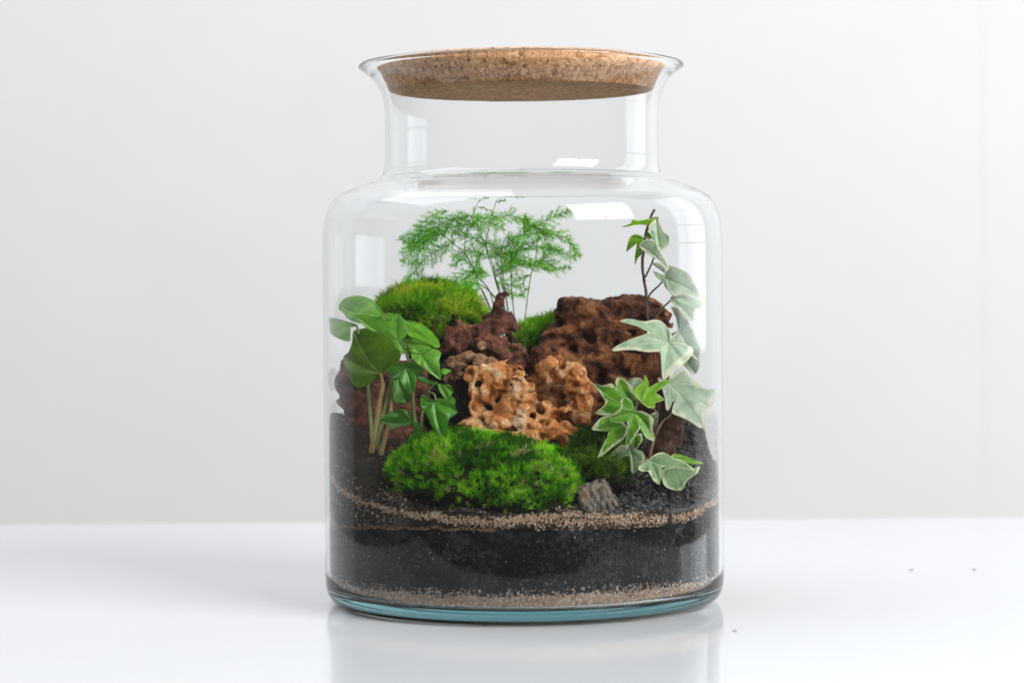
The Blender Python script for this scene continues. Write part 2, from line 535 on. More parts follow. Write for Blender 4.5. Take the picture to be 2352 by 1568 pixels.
def layer(name, z_lo, z_hi, mat, inset, label, cat, wob=0.0009, top=None):
    """disc of soil filling the jar between two uneven levels"""
    nth, nz, nr = 300, 14, 40
    th = np.linspace(-np.pi, np.pi, nth, endpoint=False)
    pth = np.stack([np.sin(th) * .11, -np.cos(th) * .11, th * 0], -1)
    lo = z_lo(th)
    if top is None:
        hi = z_hi(th) + wob * 2 * fbm(pth + 3.3, 230, 4)
    rows = []
    if top is not None:
        hi = np.maximum(top(JX * 0 + pth[:, 0], pth[:, 1]), lo + 0.002)
    for k in range(nz + 1):
        z = lo + (hi - lo) * k / nz
        r = inner_r(z) - inset
        rows.append(np.stack([JX + np.sin(th) * r, -np.cos(th) * r, z], -1))
    r_top = inner_r(hi) - inset
    for k in range(1, nr + 1):
        r = r_top * (1 - k / nr) + 1e-5
        x, y = np.sin(th) * r, -np.cos(th) * r
        z = top(x, y) if top is not None else np.full(nth, 1) * (hi * (1 - k / nr) + hi.mean() * k / nr)
        rows.append(np.stack([JX + x, y, z], -1))
    rows.insert(0, np.stack([JX + np.sin(th) * 1e-5, -np.cos(th) * 1e-5, np.full(nth, lo.mean())], -1))
    V = np.vstack(rows)
    R = len(rows)
    i = np.arange(R - 1)[:, None]; j = np.arange(nth)[None]; j2 = (j + 1) % nth
    Q = np.stack([i * nth + j, i * nth + j2, (i + 1) * nth + j2, (i + 1) * nth + j], -1).reshape(-1, 4)
    o = mesh(name, V, Q, mat)
    tag(o, label, cat, kind='stuff')
    return o

M_black = mat_soil('black_substrate', (0.005, 0.0048, 0.005), (0.036, 0.035, 0.039), 0.525, 0.575)
M_gravel = mat_soil('drainage_grit', (0.20, 0.15, 0.11), (0.42, 0.34, 0.27), 0.47, 0.57, (0.30, 0.15, 0.07))
M_top = mat_soil('planting_soil', (0.022, 0.017, 0.014), (0.085, 0.068, 0.055), 0.54, 0.66, (0.05, 0.026, 0.015))
layer('drainage_grit', lambda t: np.full_like(t, .0090), gravel_top, M_gravel, 0.0007,
      'thin bed of pale brown grit at the bottom of the jar', 'grit', wob=.0016)
layer('black_soil', lambda t: gravel_top(t) - .0022, black_top, M_black, 0.0009,
      'thick band of black soil above the grit, pressed against the glass', 'soil')
layer('planting_soil', lambda t: black_top(t) + .0005, None, M_top, 0.0006,
      'crumbly dark brown soil carrying the moss, rocks and plants', 'soil', top=lambda x, y: soil_h(x, y))

# grains: a jittered icosahedron each, joined into one mass per kind
_ph = (1 + 5 ** 0.5) / 2
ICO_V = np.array([(-1, _ph, 0), (1, _ph, 0), (-1, -_ph, 0), (1, -_ph, 0), (0, -1, _ph), (0, 1, _ph), (0, -1, -_ph), (0, 1, -_ph),
                  (_ph, 0, -1), (_ph, 0, 1), (-_ph, 0, -1), (-_ph, 0, 1)]) / math.sqrt(1 + _ph ** 2)
ICO_F = np.array([(0, 11, 5), (0, 5, 1), (0, 1, 7), (0, 7, 10), (0, 10, 11), (1, 5, 9), (5, 11, 4), (11, 10, 2), (10, 7, 6), (7, 1, 8),
                  (3, 9, 4), (3, 4, 2), (3, 2, 6), (3, 6, 8), (3, 8, 9), (4, 9, 5), (2, 4, 11), (6, 2, 10), (8, 6, 7), (9, 8, 1)])
def rand_rot(n):
    q = rng.normal(size=(n, 4)); q /= np.linalg.norm(q, axis=1)[:, None]
    a, b, c_, d = q.T
    return np.stack([np.stack([1 - 2 * (c_ * c_ + d * d), 2 * (b * c_ - a * d), 2 * (b * d + a * c_)], -1),
                     np.stack([2 * (b * c_ + a * d), 1 - 2 * (b * b + d * d), 2 * (c_ * d - a * b)], -1),
                     np.stack([2 * (b * d - a * c_), 2 * (c_ * d + a * b), 1 - 2 * (b * b + c_ * c_)], -1)], 1)
def grains(name, pts, rad, cols, mat, smooth=False, jit=0.22, squash=0.65):
    n = len(pts)
    v = ICO_V[None] * (1 + rng.normal(0, jit, (n, 12, 1)))
    v = v * np.stack([np.ones(n), rng.uniform(squash, 1, n), rng.uniform(squash, 1, n)], -1)[:, None]
    v = np.einsum('nij,nkj->nki', rand_rot(n), v) * np.asarray(rad)[:, None, None] + np.asarray(pts)[:, None]
    d = v - np.array([JX, 0, 0])
    r = np.hypot(d[..., 0], d[..., 1])
    lim = inner_r(v[..., 2]) - 0.00015
    k = np.minimum(1, lim / np.maximum(r, 1e-6))
    v[..., 0] = JX + d[..., 0] * k; v[..., 1] = d[..., 1] * k
    F = (ICO_F[None] + (np.arange(n) * 12)[:, None, None]).reshape(-1, 3)
    return mesh(name, v.reshape(-1, 3), F, mat, smooth=smooth, col=np.repeat(np.asarray(cols), 12, 0))
def pick(cols, n, var=0.25):
    cl = np.array(cols)
    return cl[rng.integers(0, len(cl), n)] * (1 + rng.uniform(-var, var, (n, 1)))

M_grain = mat_attr('grain', 0.85, 0.0, 0.25)
M_pebble = mat_attr('dark_pebble', 0.55, 0.0, 0.4)
def ring_pts(n, zf, hf, spread, th_lo=-115, th_hi=115, depth=0.0016):
    th = np.radians(rng.uniform(th_lo, th_hi, n))
    pth = np.stack([np.sin(th) * .11, -np.cos(th) * .11, th * 0], -1)
    z = zf(th) + hf(th) * np.clip(rng.normal(0, spread, n), -1.15, 1.15) + 0.0020 * fbm(pth, 110, 4)
    r = inner_r(z) - rng.uniform(0.0006, depth, n)
    return np.stack([JX + np.sin(th) * r, -np.cos(th) * r, z], -1), th
SAND = [(0.46, 0.34, 0.245), (0.38, 0.265, 0.185), (0.54, 0.43, 0.33), (0.33, 0.20, 0.12), (0.25, 0.17, 0.12)]
pts, th = ring_pts(9000, sand_mid, sand_half, 0.55)
gap = fbm(np.stack([th * 9, th * 0, th * 0], -1), 1.0, 3)
keep = (gap + rng.normal(0, .12, len(th)) > -0.42) | (np.abs(np.degrees(th)) < 30)
pts = pts[keep]
o = grains('sand_seam', pts, rng.uniform(.00035, .0008, len(pts)), pick(SAND, len(pts)), M_grain)
tag(o, 'wavy seam of pale tan sand grains along the glass above the black soil', 'sand', kind='stuff')
n = 9000
th = np.radians(rng.uniform(-115, 115, n)); z = rng.uniform(.019, .052, n)
z = gravel_top(th) + .0005 + (black_top(th) - gravel_top(th) - .001) * rng.random(n)
r_ = inner_r(z) - rng.uniform(.0005, .0012, n)
pts = np.stack([JX + np.sin(th) * r_, -np.cos(th) * r_, z], -1)
msk = fbm(pts, 70, 4) + rng.normal(0, .10, n)
cols = np.where((msk > .16)[:, None], pick([(0.030, 0.029, 0.033), (0.020, 0.019, 0.021), (0.05, 0.048, 0.05)], n), pick([(0.004, 0.004, 0.004), (0.008, 0.0075, 0.008)], n))
st = rng.random(n) < .012
cols[st] = pick([(0.22, 0.19, 0.16), (0.14, 0.10, 0.07)], int(st.sum()))
o = grains('black_soil_grains', pts, rng.uniform(.0003, .0008, n), cols, M_grain)
tag(o, 'black and grey soil grains showing through the glass in the dark band', 'soil', kind='stuff')
# sand spilled over the surface in front and to the right
n = 1500
x = np.concatenate([rng.uniform(.0, .085, n), rng.uniform(-.08, -.03, 160)]); y = np.concatenate([rng.uniform(-.108, -.07, n), rng.uniform(-.085, -.05, 160)])
ok = (np.hypot(x, y) < .1095) & (rng.random(len(x)) < np.clip((np.hypot(x, y) - .088) / .018, 0.03, 1))
x, y = x[ok], y[ok]
pts = np.stack([x + JX, y, soil_h(x, y) + .0004], -1)
o = grains('loose_sand', pts, rng.uniform(.0004, .0008, len(pts)), pick(SAND, len(pts)), M_grain)
tag(o, 'loose pale sand scattered on the soil in front of the moss', 'sand', kind='stuff')
# brown line on the left, grit at the bottom
pts, th = ring_pts(2600, lambda t: black_top(t) + .0006, lambda t: np.full_like(t, .0007), 0.6, -85, -8)
o = grains('brown_crumbs', pts, rng.uniform(.0003, .0006, len(pts)), pick([(0.19, 0.12, 0.075), (0.11, 0.07, 0.045), (0.25, 0.17, 0.11)], len(pts)), M_grain)
tag(o, 'thin line of brown crumbs on top of the black soil at left', 'crumbs', kind='stuff')
pts, th = ring_pts(11000, lambda t: gravel_top(t) - .0032, lambda t: np.full_like(t, .0058), 0.52)
zf = (pts[:, 2] - .009) / .011
cols = pick([(0.40, 0.31, 0.24), (0.30, 0.22, 0.165), (0.48, 0.40, 0.33), (0.36, 0.19, 0.09), (0.20, 0.17, 0.15)], len(pts))
gs = rng.random(len(pts)) < np.clip(zf - .35, 0, .85)
cols[gs] = pick([(0.16, 0.15, 0.145), (0.26, 0.245, 0.23), (0.10, 0.09, 0.085)], int(gs.sum()))
ok = pts[:, 2] > .0098
o = grains('bottom_grit', pts[ok], rng.uniform(.0004, .0009, int(ok.sum())), cols[ok], M_grain)
tag(o, 'coarse grey and rust grit grains lying at the foot of the glass', 'grit', kind='stuff')
# dark pebbly substrate: right slope, and crumbs all over the surface
n = 9000
a = rng.uniform(0, 2 * np.pi, n); r = .1105 * np.sqrt(rng.random(n))
x, y = r * np.cos(a), r * np.sin(a)
ok = (x > .03) & (x + .4 * y > .012) | (rng.random(n) < .25)
x, y = x[ok], y[ok]
rad = np.where(x > .03, rng.uniform(.0009, .0018, len(x)), rng.uniform(.0005, .0013, len(x)))
pts = np.stack([x + JX, y, soil_h(x, y) + rad * .5], -1)
cols = pick([(0.030, 0.031, 0.036), (0.045, 0.046, 0.052), (0.022, 0.021, 0.022), (0.07, 0.068, 0.07)], len(pts))
br = (x < .02) & (rng.random(len(x)) < .5)
cols[br] = pick([(0.07, 0.04, 0.025), (0.13, 0.09, 0.065), (0.04, 0.025, 0.018)], int(br.sum()))
o = grains('dark_pebbles', pts, rad, cols, M_pebble, smooth=True, jit=0.1)
tag(o, 'small round black soil pellets heaped on the soil, highest at right', 'pellets', kind='stuff')
# pellets seen against the glass on the right and left flanks
th = np.radians(np.concatenate([rng.uniform(45, 120, 3600), rng.uniform(-120, -35, 3200)]))
rr = .1095
hh = soil_h(np.sin(th) * rr, -np.cos(th) * rr)
zl = np.where(th > 0, sand_mid(th) + sand_half(th) + .0006, black_top(th) + .001)
z = zl + (hh - zl) * rng.random(len(th))
r = inner_r(z) - rng.uniform(.0008, .002, len(th))
pts = np.stack([JX + np.sin(th) * r, -np.cos(th) * r, z], -1)
cols = pick([(0.034, 0.035, 0.042), (0.06, 0.062, 0.072), (0.026, 0.025, 0.027), (0.10, 0.095, 0.095)], len(pts))
lf = th < 0
cols[lf] = pick([(0.035, 0.024, 0.018), (0.055, 0.05, 0.045), (0.022, 0.026, 0.016), (0.13, 0.07, 0.035), (0.22, 0.18, 0.15), (0.04, 0.06, 0.02), (0.30, 0.26, 0.22)], int(lf.sum()))
o = grains('flank_pellets', pts, np.where(lf, rng.uniform(.0004, .0011, len(th)), rng.uniform(.0008, .0016, len(th))), cols, M_pebble, smooth=True, jit=0.1)
tag(o, 'dark soil crumbs pressed to the glass at both flanks of the jar', 'crumbs', kind='stuff')

# ------------------------------------------------------------------ rocks
def blob_rock(name, blobs, k, mat, label, h=0.0009, n_amp=0.0022, n_freq=95, pits=0, pit_r=(.001, .0024), holes=(), knob=0.0014, grow=1.0, cav=None, cat='rock', seed=1, fine=0.0009):
    lr = np.random.default_rng(seed)
    Cn = np.array([P(b[0], b[1], b[2]) for b in blobs]); Rn = np.array([b[3] for b in blobs]) * PX * grow
    lo = (Cn - Rn[:, None]).min(0) - .004; hi = (Cn + Rn[:, None]).max(0) + .004
    G, org = grid_field(lo, hi, h)
    F = np.full(G.shape[:3], 1.0)
    acc = np.zeros(G.shape[:3])
    for c_, r in zip(Cn, Rn):
        acc += np.exp(-np.clip((np.linalg.norm(G - c_, axis=-1) - r) / k, -30, 40))
    F = -k * np.log(acc + 1e-30)
    near = np.abs(F) < 0.009
    pn = G[near]
    wp = pn + .0022 * np.stack([vnoise(pn, 160), vnoise(pn + .7, 160), vnoise(pn + 1.4, 160)], -1)
    f = F[near] + n_amp * fbm(wp, n_freq, 3) - knob * (np.abs(vnoise(wp + 3, n_freq * 1.15)) * 2 - .7) + fine * fbm(pn, 460, 3)
    if cav:
        f = np.maximum(f, np.minimum((vnoise(wp + 9, cav[0]) - cav[1]) * cav[2], F[near] + .0075))
    F[near] = f
    if pits or holes:
        surf = pn[np.abs(f) < h]
        cs, rs = [], []
        if pits:
            cs.append(surf[lr.integers(0, len(surf), pits)]); rs.append(lr.uniform(*pit_r, pits))
        if holes:
            cs.append(np.array([P(*b[:3]) for b in holes])); rs.append(np.array([b[3] for b in holes]) * PX)
        cs = np.vstack(cs); rs = np.concatenate(rs)
        for c_, r in zip(cs, rs):
            i0 = np.maximum(((c_ - r * 2 - org) / h).astype(int), 0); i1 = ((c_ + r * 2 - org) / h).astype(int) + 2
            s = tuple(slice(a, b) for a, b in zip(i0, i1))
            g = G[s]
            d = r * (1 + 0.25 * vnoise(g, 260)) - np.linalg.norm((g - c_), axis=-1)
            F[s] = np.maximum(F[s], d)
    V, Q = surface_nets(F, org, h)
    o = mesh(name, V, Q, mat)
    return tag(o, label, cat)

def poly_rock(name, poly, y0, half, mat, label, slope=0.0, h=0.0010, n_amp=0.0022, n_freq=80, r_amp=0.002, rnd=0.004, pits=0, cat='rock', seed=2, lay=None, cav=None, ledge=0.0, pit_r=(.0012, .0028), fine=0.0005):
    lr = np.random.default_rng(seed)
    pw = np.array([P(u, v, y0) for u, v in poly])
    p2 = pw[:, [0, 2]]
    lo = np.array([p2[:, 0].min(), y0 - half, p2[:, 1].min()]) - .006
    hi = np.array([p2[:, 0].max(), y0 + half, p2[:, 1].max()]) + .006
    lo[1] -= abs(slope) * (hi[2] - lo[2]); hi[1] += abs(slope) * (hi[2] - lo[2])
    G, org = grid_field(lo, hi, h)
    X, Z = G[:, 0, :, 0], G[:, 0, :, 2]
    pt = np.stack([X, Z], -1)
    d = np.full(X.shape, 1e9); inside = np.zeros(X.shape, bool)
    for i in range(len(p2)):
        a, b = p2[i], p2[(i + 1) % len(p2)]
        e = b - a; wv = pt - a
        t = np.clip((wv @ e) / (e @ e), 0, 1)
        d = np.minimum(d, np.linalg.norm(wv - t[..., None] * e, axis=-1))
        cnd = (a[1] > pt[..., 1]) != (b[1] > pt[..., 1])
        with np.errstate(divide='ignore', invalid='ignore'):
            xi = (b[0] - a[0]) * (pt[..., 1] - a[1]) / (b[1] - a[1]) + a[0]
        inside ^= cnd & (pt[..., 0] < xi)
    d2 = np.where(inside, -d, d)[:, None, :]
    zm = (lo[2] + hi[2]) / 2
    dy = np.abs(G[..., 1] - y0 - slope * (G[..., 2] - zm)) - half
    a = np.maximum(d2 + rnd, 0); b = np.maximum(dy + rnd, 0)
    F = np.minimum(np.maximum(d2, dy) + rnd, 0) + np.sqrt(a * a + b * b) - rnd
    near = np.abs(F) < .009
    pn = G[near]
    wp = pn + .003 * np.stack([vnoise(pn, 120), vnoise(pn + .7, 120), vnoise(pn + 1.4, 120)], -1)
    f = F[near] + n_amp * fbm(wp, n_freq, 4) - r_amp * fbm(wp + 2.1, n_freq * .8, 4, True) - .0016 * fbm(wp, n_freq * 2.3, 4, True) + fine * fbm(pn, 460, 3)
    if ledge:
        f += ledge * np.floor(fbm(wp * np.array([1, 1, 1.6]) + 4, 55, 3) * 6) / 3
    if cav:
        f = np.maximum(f, np.minimum((vnoise(wp + 9, cav[0]) - cav[1]) * cav[2], F[near] + .006))
    if lay:
        f += lay[0] * np.sin((pn @ np.array(lay[1])) * lay[2] + 2.5 * fbm(pn, 60, 2))
    F[near] = f
    if pits:
        surf = pn[np.abs(f) < h]
        for c_ in surf[lr.integers(0, len(surf), pits)]:
            r = lr.uniform(*pit_r)
            i0 = np.maximum(((c_ - r * 2 - org) / h).astype(int), 0); i1 = ((c_ + r * 2 - org) / h).astype(int) + 2
            s = tuple(slice(q, w_) for q, w_ in zip(i0, i1))
            F[s] = np.maximum(F[s], r - np.linalg.norm((G[s] - c_), axis=-1))
    V, Q = surface_nets(F, org, h)
    o = mesh(name, V, Q, mat)
    return tag(o, label, cat)

M_tan = mat_rock('ochre_stone', [(0.36, (0.20, 0.055, 0.015)), (0.45, (0.48, 0.165, 0.04)), (0.53, (0.62, 0.30, 0.11)), (0.62, (0.80, 0.57, 0.37))], 80, (0.22, 0.07, 0.025), 0.75, 0.6)
M_red = mat_rock('red_brown_stone', [(0.38, (0.035, 0.010, 0.007)), (0.48, (0.13, 0.036, 0.02)), (0.57, (0.23, 0.075, 0.04)), (0.66, (0.40, 0.19, 0.11))], 95, (0.05, 0.015, 0.01), 0.55, 0.8, 0.4)
M_brown = mat_rock('dark_brown_stone', [(0.38, (0.03, 0.010, 0.006)), (0.46, (0.13, 0.036, 0.014)), (0.53, (0.25, 0.078, 0.025)), (0.60, (0.44, 0.19, 0.06)), (0.67, (0.22, 0.04, 0.022))], 85, (0.035, 0.014, 0.010), 0.65, 0.9, 0.35)
M_dark = mat_rock('blackish_stone', [(0.3, (0.012, 0.011, 0.011)), (0.55, (0.035, 0.03, 0.028)), (0.75, (0.10, 0.085, 0.075))], 90, None, 0.7)
M_knob = mat_rock('tan_brown_stone', [(0.3, (0.17, 0.07, 0.035)), (0.5, (0.36, 0.19, 0.10)), (0.7, (0.52, 0.35, 0.22))], 95, (0.13, 0.05, 0.03), 0.75)
M_slate = mat_rock('grey_slate', [(0.36, (0.11, 0.11, 0.105)), (0.46, (0.26, 0.26, 0.24)), (0.56, (0.36, 0.29, 0.22)), (0.66, (0.34, 0.18, 0.09))], 110, None, 0.7, 0.8, 0.3, (2.2, 1, 0.5))
M_bark = mat_rock('bark', [(0.3, (0.06, 0.028, 0.02)), (0.5, (0.16, 0.075, 0.05)), (0.7, (0.30, 0.17, 0.12))], 120, (0.05, 0.02, 0.015), 0.85, 0.9, 0.2, (2.5, 1, 0.35))

blob_rock('porous_rock', [
    (1262, 852, -.020, 23), (1288, 846, -.018, 22), (1312, 858, -.020, 22), (1330, 885, -.024, 24), (1343, 915, -.026, 22), (1360, 893, -.026, 10),
    (1335, 945, -.030, 22), (1330, 972, -.034, 24), (1350, 984, -.036, 13), (1305, 965, -.034, 25), (1298, 1000, -.040, 21), (1302, 1024, -.042, 12),
    (1268, 920, -.008, 34), (1250, 958, -.030, 25), (1262, 990, -.040, 22), (1222, 985, -.044, 22), (1228, 1015, -.046, 16),
    (1088, 858, -.022, 15), (1112, 860, -.022, 20), (1142, 858, -.022, 20), (1165, 850, -.020, 20), (1190, 862, -.020, 17), (1140, 885, -.022, 24),
    (1190, 893, -.030, 24), (1222, 900, -.030, 16), (1196, 932, -.034, 27), (1232, 935, -.030, 16), (1170, 950, -.034, 28), (1150, 985, -.040, 25),
    (1112, 920, -.024, 22), (1096, 902, -.026, 15), (1090, 935, -.028, 14), (1110, 962, -.032, 20), (1080, 985, -.034, 20), (1050, 1000, -.034, 18), (1125, 1005, -.040, 22),
    (1190, 1015, -.046, 22), (1165, 1020, -.044, 20), (1240, 880, -.006, 22), (1215, 950, -.012, 36)],
    0.0011, M_tan, 'knobbly ochre and cream rock full of pits, just behind the large front moss', h=0.00075, n_amp=.0024, n_freq=120, knob=.0012, grow=1.25, cav=(165, .20, .0085),
    pits=320, pit_r=(.0007, .0018), holes=[(1262, 895, -.032, 21), (1252, 872, -.030, 14), (1318, 985, -.046, 13), (1210, 912, -.042, 8), (1225, 960, -.042, 9), (1290, 935, -.044, 11), (1140, 868, -.036, 9), (1110, 885, -.034, 11)], seed=5)
blob_rock('red_rock', [
    (1153, 683, .012, 12), (1150, 700, .012, 15), (1150, 722, .012, 20), (1160, 742, .010, 22), (1176, 752, .012, 12), (1138, 748, .012, 22), (1118, 758, .010, 22),
    (1090, 768, .010, 20), (1062, 756, .012, 15), (1040, 748, .012, 10), (1042, 782, .010, 22), (1070, 792, .008, 24), (1025, 800, .010, 13),
    (1110, 790, .006, 26), (1140, 806, .006, 24), (1182, 798, .010, 15), (1172, 782, .016, 12), (1150, 835, .004, 24), (1100, 830, .010, 22), (1060, 820, .012, 18),
    (1200, 825, .016, 18), (1230, 838, .018, 20), (1255, 850, .018, 16), (1180, 845, .010, 20)],
    0.0012, M_red, 'dark red-brown rock with a pointed spire and a small hole, in the middle', h=0.0008, n_amp=.0028, n_freq=120, grow=1.14, knob=.0014, cav=(160, .30, .0075), pits=90, pit_r=(.001, .0024), holes=[(1166, 776, .0, 8), (1166, 776, .012, 8), (1166, 776, .022, 8)], seed=9)
blob_rock('knob_rock', [(1034, 832, -.002, 15), (1058, 832, -.004, 15), (1082, 818, -.006, 15), (1104, 822, -.010, 15), (1096, 846, -.010, 15), (1060, 852, .0, 14), (1072, 866, .002, 16), (1040, 870, .006, 20), (1125, 838, -.010, 14), (1105, 800, -.006, 10)],
    0.0010, M_knob, 'small tan knobbly stone wedged between the red rock and the ochre rock', h=0.0007, n_amp=.0026, n_freq=130, pits=26, pit_r=(.0012, .0026), holes=[(1100, 852, -.018, 11)], seed=3)
blob_rock('rubble_rock', [(1185, 868, .018, 26), (1215, 862, .020, 26), (1245, 868, .020, 26), (1275, 880, .018, 26), (1230, 900, .012, 32), (1190, 910, .010, 32), (1280, 920, .010, 30), (1310, 900, .012, 26), (1330, 930, .008, 26), (1355, 950, .004, 24)],
    0.0012, M_brown, 'low dark brown stones filling the gap behind the ochre rock', h=0.0010, n_amp=.003, n_freq=120, knob=.0020, pits=40, seed=14)
blob_rock('shadowed_stone', [(1060, 895, .006, 30), (1030, 920, .006, 30), (1065, 940, .004, 32), (1030, 965, .002, 30), (1000, 950, .004, 28), (1005, 900, .010, 24), (1020, 848, .018, 26), (985, 852, .018, 28), (1080, 845, .020, 26), (1060, 835, .022, 22), (1098, 882, .006, 28), (1112, 868, .010, 26), (1045, 862, .014, 24), (1090, 970, .0, 26)],
    0.0012, M_dark, 'blackish stone in the hollow left of the ochre rock', h=0.0010, n_amp=.003, n_freq=110, knob=.0018, pits=20, seed=15)
poly_rock('brown_rock', [(1294, 716), (1300, 699), (1322, 690), (1345, 697), (1385, 703), (1412, 699), (1440, 696), (1470, 704), (1505, 709), (1528, 724), (1529, 740), (1506, 750), (1512, 790),
    (1519, 830), (1519, 880), (1500, 940), (1400, 940), (1300, 900), (1243, 860), (1236, 818), (1256, 778), (1284, 748)], .034, .024, M_brown,
    'large dark brown craggy rock with a ledge on top, under the tall ivy stem', slope=0.28, n_amp=.0024, n_freq=70, r_amp=.0030, rnd=.0015, ledge=.0022, cav=(130, .46, .007), pits=40, seed=4, lay=(.0007, (0.4, 0.2, 1.0), 520), fine=.0009)
poly_rock('red_flank_rock', [(776, 862), (790, 836), (820, 826), (880, 835), (960, 845), (985, 900), (975, 1000), (930, 1040), (812, 1030), (800, 940), (788, 925), (800, 900), (782, 884)], .012, .016, M_red,
    'rusty brown rock behind the broad-leaved plant at the left glass', n_amp=.0022, n_freq=80, r_amp=.002, ledge=.0018, rnd=.002, pits=24, seed=6)
poly_rock('bark_piece', [(1508, 880), (1530, 870), (1552, 930), (1566, 960), (1562, 1000), (1548, 1035), (1520, 1050), (1498, 1045), (1500, 960)], -.012, .009, M_bark,
    'upright strip of reddish bark behind the lower ivy stem', n_amp=.0022, n_freq=90, r_amp=.002, rnd=.003, h=.0008, cat='bark', lay=(.0006, (1.0, 0.3, 0.15), 900))
poly_rock('slate_chip', [(1328, 1124), (1352, 1116), (1384, 1104), (1400, 1130), (1412, 1152), (1408, 1192), (1376, 1200), (1345, 1196)], -.078, .005, M_slate,
    'small grey slate chip standing beside the front moss', slope=0.45, n_amp=.0008, n_freq=160, r_amp=.0010, rnd=.0015, h=.0006, cat='stone', lay=(.0005, (0.9, 0.3, 0.5), 1500))

# ------------------------------------------------------------------ moss
def blades(bag, base, d, L, W, bend, col0, col1, side=None):
    """curved pointed blades: base (n,3), unit direction d, length, width, bend vector, base and tip colour"""
    n = len(base)
    if side is None:
        s = np.cross(d, rng.normal(size=(n, 3)))
    else:
        s = side
    s = s / (np.linalg.norm(s, axis=1)[:, None] + 1e-9)
    L = np.asarray(L)[:, None]; W = np.asarray(W)[:, None]
    m = base + d * L * .5 + bend * L * .12
    t = base + d * L * .96 + bend * L * .5
    V = np.stack([base - s * W * .35, base + s * W * .35, m - s * W * .5, m + s * W * .5, t], 1).reshape(-1, 3)
    k = (np.arange(n) * 5)[:, None]
    Q = np.array([0, 1, 3, 2])[None] + k
    T = np.array([2, 3, 4])[None] + k
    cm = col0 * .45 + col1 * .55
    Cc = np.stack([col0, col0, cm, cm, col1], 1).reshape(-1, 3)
    bag.add(V, T, Q, Cc)

M_moss = mat_attr('moss_blade', 0.6, 0.35, 0.1)
M_cush = mat_soil('moss_cushion', (0.012, 0.020, 0.006), (0.03, 0.05, 0.012), 0.45, 0.62)

def moss(name, lobes, shoots, per, L, W, spread, pal, label, dry=0.0, tipc=1.25, zmin=None, up_bias=0.55):
    """lobes: (u, v, depth, rx, rz in units, ry in metres)"""
    Cn = np.array([P(*b[:3]) for b in lobes])
    Rn = np.array([(b[3] * PX, b[5], b[4] * PX) for b in lobes])
    base_z = (Cn[:, 2] - Rn[:, 2] * .9).min()
    root = empty(name, (Cn[0, 0], Cn[0, 1], base_z), label, 'moss')
    # cushion
    lo = (Cn - Rn).min(0) - .003; hi = (Cn + Rn).max(0) + .003
    h = .0016
    G, org = grid_field(lo, hi, h)
    acc = np.zeros(G.shape[:3])
    for c_, r in zip(Cn, Rn):
        q = np.linalg.norm((G - c_) / r, axis=-1)
        acc += np.exp(-np.clip((q - .93) * r.min() / .003, -30, 40))
    F = -.003 * np.log(acc + 1e-30) + .0022 * fbm(G, 150, 3)
    V, Q = surface_nets(F, org, h)
    cush = mesh('cushion', V, Q, M_cush, root)
    # shoots stand on the cushion
    a, b, c_, d = V[Q[:, 0]], V[Q[:, 1]], V[Q[:, 2]], V[Q[:, 3]]
    nr = np.cross(c_ - a, d - b); ar = np.linalg.norm(nr, axis=1) + 1e-12; nr /= ar[:, None]
    ctr = (a + b + c_ + d) / 4
    out = ctr - Cn[np.argmin(np.linalg.norm(ctr[:, None] - Cn[None], axis=-1), 1)]
    nr = np.where(((nr * out).sum(1) < 0)[:, None], -nr, nr)
    p = ar * np.clip(nr[:, 2] + .75, 0, 1) * np.where(nr[:, 1] > .75, .3, 1)
    x, y = ctr[:, 0] - JX, ctr[:, 1]
    p *= (ctr[:, 2] > soil_h(x, y) - .004) & (np.hypot(x, y) < .109)
    idx = rng.choice(len(p), shoots, p=p / p.sum())
    o_ = ctr[idx] + rng.uniform(-h, h, (shoots, 3)) * .5; nn = nr[idx]
    axis = nn * (1 - up_bias) + np.array([0, 0, up_bias]) + rng.normal(0, .22, (shoots, 3))
    axis /= np.linalg.norm(axis, axis=1)[:, None]
    size = rng.uniform(.55, 1.4, shoots)
    pal = np.array(pal)
    patch = np.clip(.5 + 1.1 * fbm(o_, 90, 3), 0, .999)
    ci = np.clip(patch * len(pal) + rng.normal(0, .7, shoots), 0, len(pal) - .01).astype(int)
    cs = pal[ci] * rng.uniform(.75, 1.25, (shoots, 1))
    isdry = rng.random(shoots) < dry
    cs[isdry] = np.array([0.48, 0.46, 0.24]) * rng.uniform(.8, 1.2, (int(isdry.sum()), 1))
    bag = Bag()
    R = np.repeat
    k = per
    ax = R(axis, k, 0)
    rv = rng.normal(size=(shoots * k, 3)); rv -= (rv * ax).sum(1)[:, None] * ax
    rv /= np.linalg.norm(rv, axis=1)[:, None]
    f = rng.uniform(.15, 1, shoots * k)[:, None]
    dd = ax * (1.05 - .35 * f * spread) + rv * f * spread
    dd /= np.linalg.norm(dd, axis=1)[:, None]
    LL = R(size, k) * rng.uniform(*L, shoots * k)
    bs = R(o_, k, 0) + ax * (rng.uniform(-.1, .5, (shoots * k, 1)) * np.mean(L) * R(size, k)[:, None])
    c0 = R(cs, k, 0) * rng.uniform(.4, .8, (shoots * k, 1))  # bases darker as older growth, and to put gap shade into the colour
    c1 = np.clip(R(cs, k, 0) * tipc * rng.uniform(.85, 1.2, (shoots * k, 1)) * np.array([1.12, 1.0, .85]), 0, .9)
    # keep clear of the glass
    tip = bs + dd * LL[:, None]
    rad = np.hypot(tip[:, 0] - JX, tip[:, 1])
    ok = rad < .1108
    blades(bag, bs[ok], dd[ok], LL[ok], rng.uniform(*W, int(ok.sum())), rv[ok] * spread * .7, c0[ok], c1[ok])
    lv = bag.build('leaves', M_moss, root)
    tag(lv, kind='stuff')
    return root

